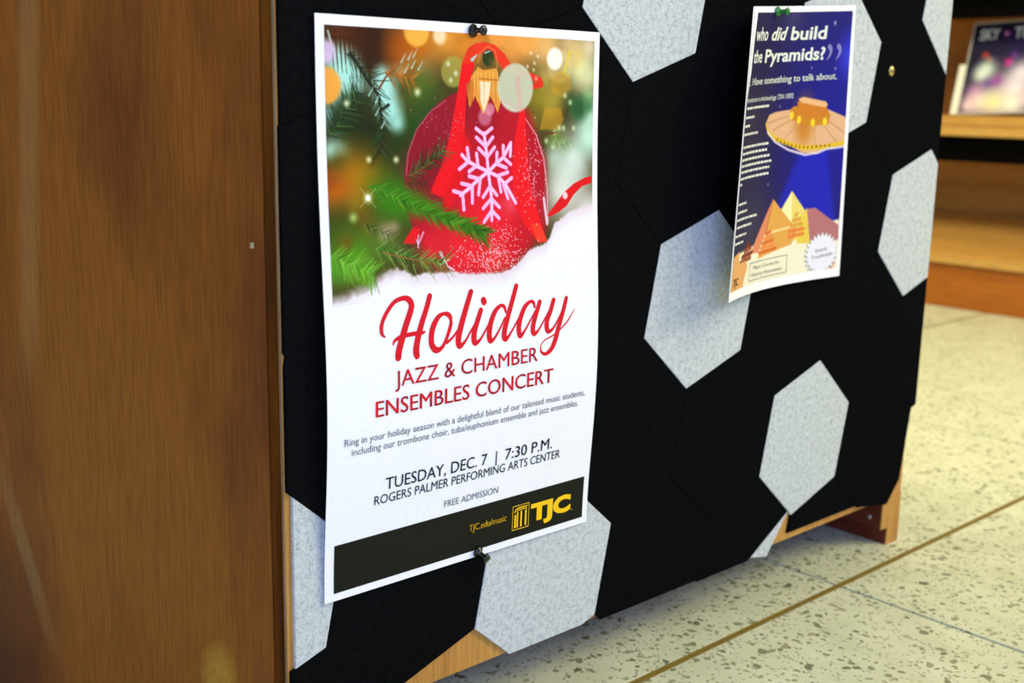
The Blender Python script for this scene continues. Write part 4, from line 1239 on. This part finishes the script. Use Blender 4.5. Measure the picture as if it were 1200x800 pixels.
T('TJC', 9.5, 27, 265.6, 7.6, M_INK_BLACK, bold=.02)

# ------------------------------------------------------------------ push pins and tack
PROF = [(0.0006, -0.004), (0.0030, -0.0002), (0.0046, 0.0), (0.0050, 0.0007), (0.0048, 0.0016), (0.0028, 0.0028), (0.0020, 0.0050),
        (0.0021, 0.0082), (0.0030, 0.0100), (0.0038, 0.0108), (0.0039, 0.0118), (0.0030, 0.0127), (0.0012, 0.0130)]


def pin(loc, tilt, label, mat, k=1.0):
    r = empty('push_pin', loc, label, 'push pin', 'push pins holding the posters')
    r.rotation_euler = tilt
    link('head', lathe('head', [(a * k, h * k) for a, h in PROF]), mat, r)
    link('needle', lathe('needle', [(0.0006, -0.0035), (0.0006, -0.0002)], 8), M_STEEL, r)
    return r


def on(S, a, b, off): return tuple(S.at(a, b, off))


pin(on(S1, 139.5, 5.2, .0006), (0, 0, 0.10), 'black push pin at the top edge of the concert poster', M_PIN_BLACK)
pin(on(S1, 149.2, 427.0, .0006), (0.35, 0, 0.1), 'black push pin at the bottom edge of the concert poster', M_PIN_BLACK)
pin(on(S2, 64.0, 5.0, .0006), (0, 0, 0.16), 'green push pin at the top of the pyramid flyer', M_PIN_GREEN, 0.95)
tk = lathe('brass_tack', [(0.0006, -0.004), (0.0050, 0.0), (0.0058, 0.0003), (0.0054, 0.0012), (0.0038, 0.0022), (0.0012, 0.0027)], 24)
tk = link('brass_tack', tk, M_GOLD, label='round brass tack on black felt right of the flyer', cat='tack')
tk.location = (1.2095, -0.0004, 0.5860)

# ------------------------------------------------------------------ display shelf in the background
SX = 3.05
DO = Vector((3.2, 0.9, 0.0))
ds = empty('display_shelf', DO, 'orange wooden display shelf unit standing beyond the felt board', 'bookcase')


def dpart(name, me, mat, **k):
    me.transform(Matrix.Translation(-DO))
    return link(name, me, mat, ds, **k)


YA, YB = -0.9, 2.2
M_SHELFBACK = wood('brown_maple_back', (150, 98, 36), (172, 116, 44), (190, 134, 58), rough=0.5, axis='Y')
dpart('base_board', box_mesh('base_board', (SX + .012, YA, 0), (SX + .032, YB, .120), .001), M_SHELFBASE, label='orange-brown plinth board')
dpart('shelf_lip', box_mesh('shelf_lip', (SX, YA, .1225), (SX + .022, YB, .143), .0015), M_SHELFWOOD)
me = prism('sloping_shelf', [(0, 0), (.30, .092), (.30, .074), (0, -.016)], YA, YB, 0)
me.transform(Matrix(((1, 0, 0, SX + .0225), (0, 0, 1, 0), (0, 1, 0, .141), (0, 0, 0, 1))))
dpart('sloping_shelf', me, M_SHELFWOOD)
dpart('back_board', box_mesh('back_board', (SX + .33, YA, 0), (SX + .35, YB, 1.45), .001), M_SHELFBACK)
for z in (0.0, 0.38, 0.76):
    dpart('shelf', box_mesh('shelf', (SX + .004, YA, .4975 + z), (SX + .3295, YB, .524 + z), .0015), M_SHELFWOOD)
    dpart('front_rail', box_mesh('front_rail', (SX, YA, .4700 + z), (SX + .020, YB, .4965 + z), .0015), M_SHELFWOOD)
    dpart('painted_shade_board', box_mesh('painted_shade_board', (SX + .05, YA, .400 + z), (SX + .065, YB, .4970 + z), .001), M_SHELFSHADE,  # added strip that paints the dark shade band under the shelf
          label='black board standing in for the shade under the shelf')
for y in (YA - .022, YB):
    dpart('end_board', box_mesh('end_board', (SX, y + .0005, 0), (SX + .35, y + .0215, 1.45), .001), M_SHELFWOOD)

# magazine and booklet leaning back on the upper shelf
def leaning(name, w, h, t, loc, lean, roll, label, cat, mat):
    r = empty(name, loc, label, cat)
    r.rotation_euler = (0, 0, 0)
    m3 = Matrix.Rotation(lean, 4, 'Y') @ Matrix.Rotation(roll, 4, 'X')
    r.matrix_world = Matrix.Translation(loc) @ m3
    link('cover', box_mesh('cover', (0.0, -w, 0.0), (t, 0.0, h), .0006), mat, r)
    return r


M_MAG = plain('magazine_stock', (214, 214, 206), 0.35)
mg = leaning('magazine', 0.215, 0.262, .005, (3.105, 0.889, .5265), math.radians(19), math.radians(-3),
             'glossy dark magazine with white title leaning on the background shelf', 'magazine', M_MAG)
SM = Sheet(lambda u, v: (0.0, -0.215 * u, 0.262 * (1 - v)), 215, 262)
mp = Paint(4, 6, 211, 258, 1.6, (26, 20, 40))
mp.blob(110, 215, 90, (214, 196, 204), .9, 1); mp.blob(60, 60, 50, (28, 22, 58), 1, 1); mp.blob(150, 70, 60, (40, 24, 84), .9, 1)
for x, y, r, c in ((50, 96, 9, (200, 60, 40)), (64, 110, 7, (190, 90, 40)), (130, 100, 9, (110, 50, 140)), (118, 120, 12, (200, 40, 130)),
                   (60, 135, 26, (196, 214, 196)), (50, 150, 22, (210, 220, 205)), (72, 178, 16, (110, 80, 140)), (98, 170, 16, (150, 70, 150)),
                   (160, 150, 36, (222, 214, 220)), (150, 190, 34, (228, 210, 222)), (40, 200, 22, (180, 120, 170)), (60, 228, 30, (238, 212, 190)),
                   (100, 232, 30, (246, 214, 150)), (150, 236, 36, (244, 226, 200)), (195, 160, 24, (236, 216, 226)), (195, 220, 30, (236, 200, 210)), (30, 236, 24, (236, 190, 190))):
    mp.blob(x, y, r * 1.05, tuple(min(255, v * 1.12) for v in c), .97, 1)


class Local(Sheet):
    def at(self, a, b, off): return np.array(self.f(a / self.w, b / self.h)) + np.array((-off, 0, 0))


SM = Local(SM.f, 215, 262)
pc = mp.build(SM, 'cover_print', (0, 0, 0), mg, 0.0008, 'printed cover with purple and white shapes')
for s, a, b in (('SKY', 24, 78), ('TELE', 118, 196)):
    put_text(SM, (0, 0, 0), mg, s, a, b, 52, 30, M_INK_WHITE, bold=.02, off=.0014, name='cover_title')
sp = [(98 + (9 if k % 2 == 0 else 4) * math.cos(math.pi * k / 5 - math.pi / 2), 38 + (9 if k % 2 == 0 else 4) * math.sin(math.pi * k / 5 - math.pi / 2)) for k in range(10)]
link('title_star', SM.flat('title_star', sp, [tuple(range(10))], .0014, (0, 0, 0)), plain('pink_ink', (226, 130, 190), .5), mg)
leaning('booklet', 0.150, 0.142, .003, (3.1118, 0.911, .5265), math.radians(19), math.radians(-3),
        'plain cream booklet peeking out left of the magazine', 'booklet', plain('cream_paper', (252, 246, 222), .6))
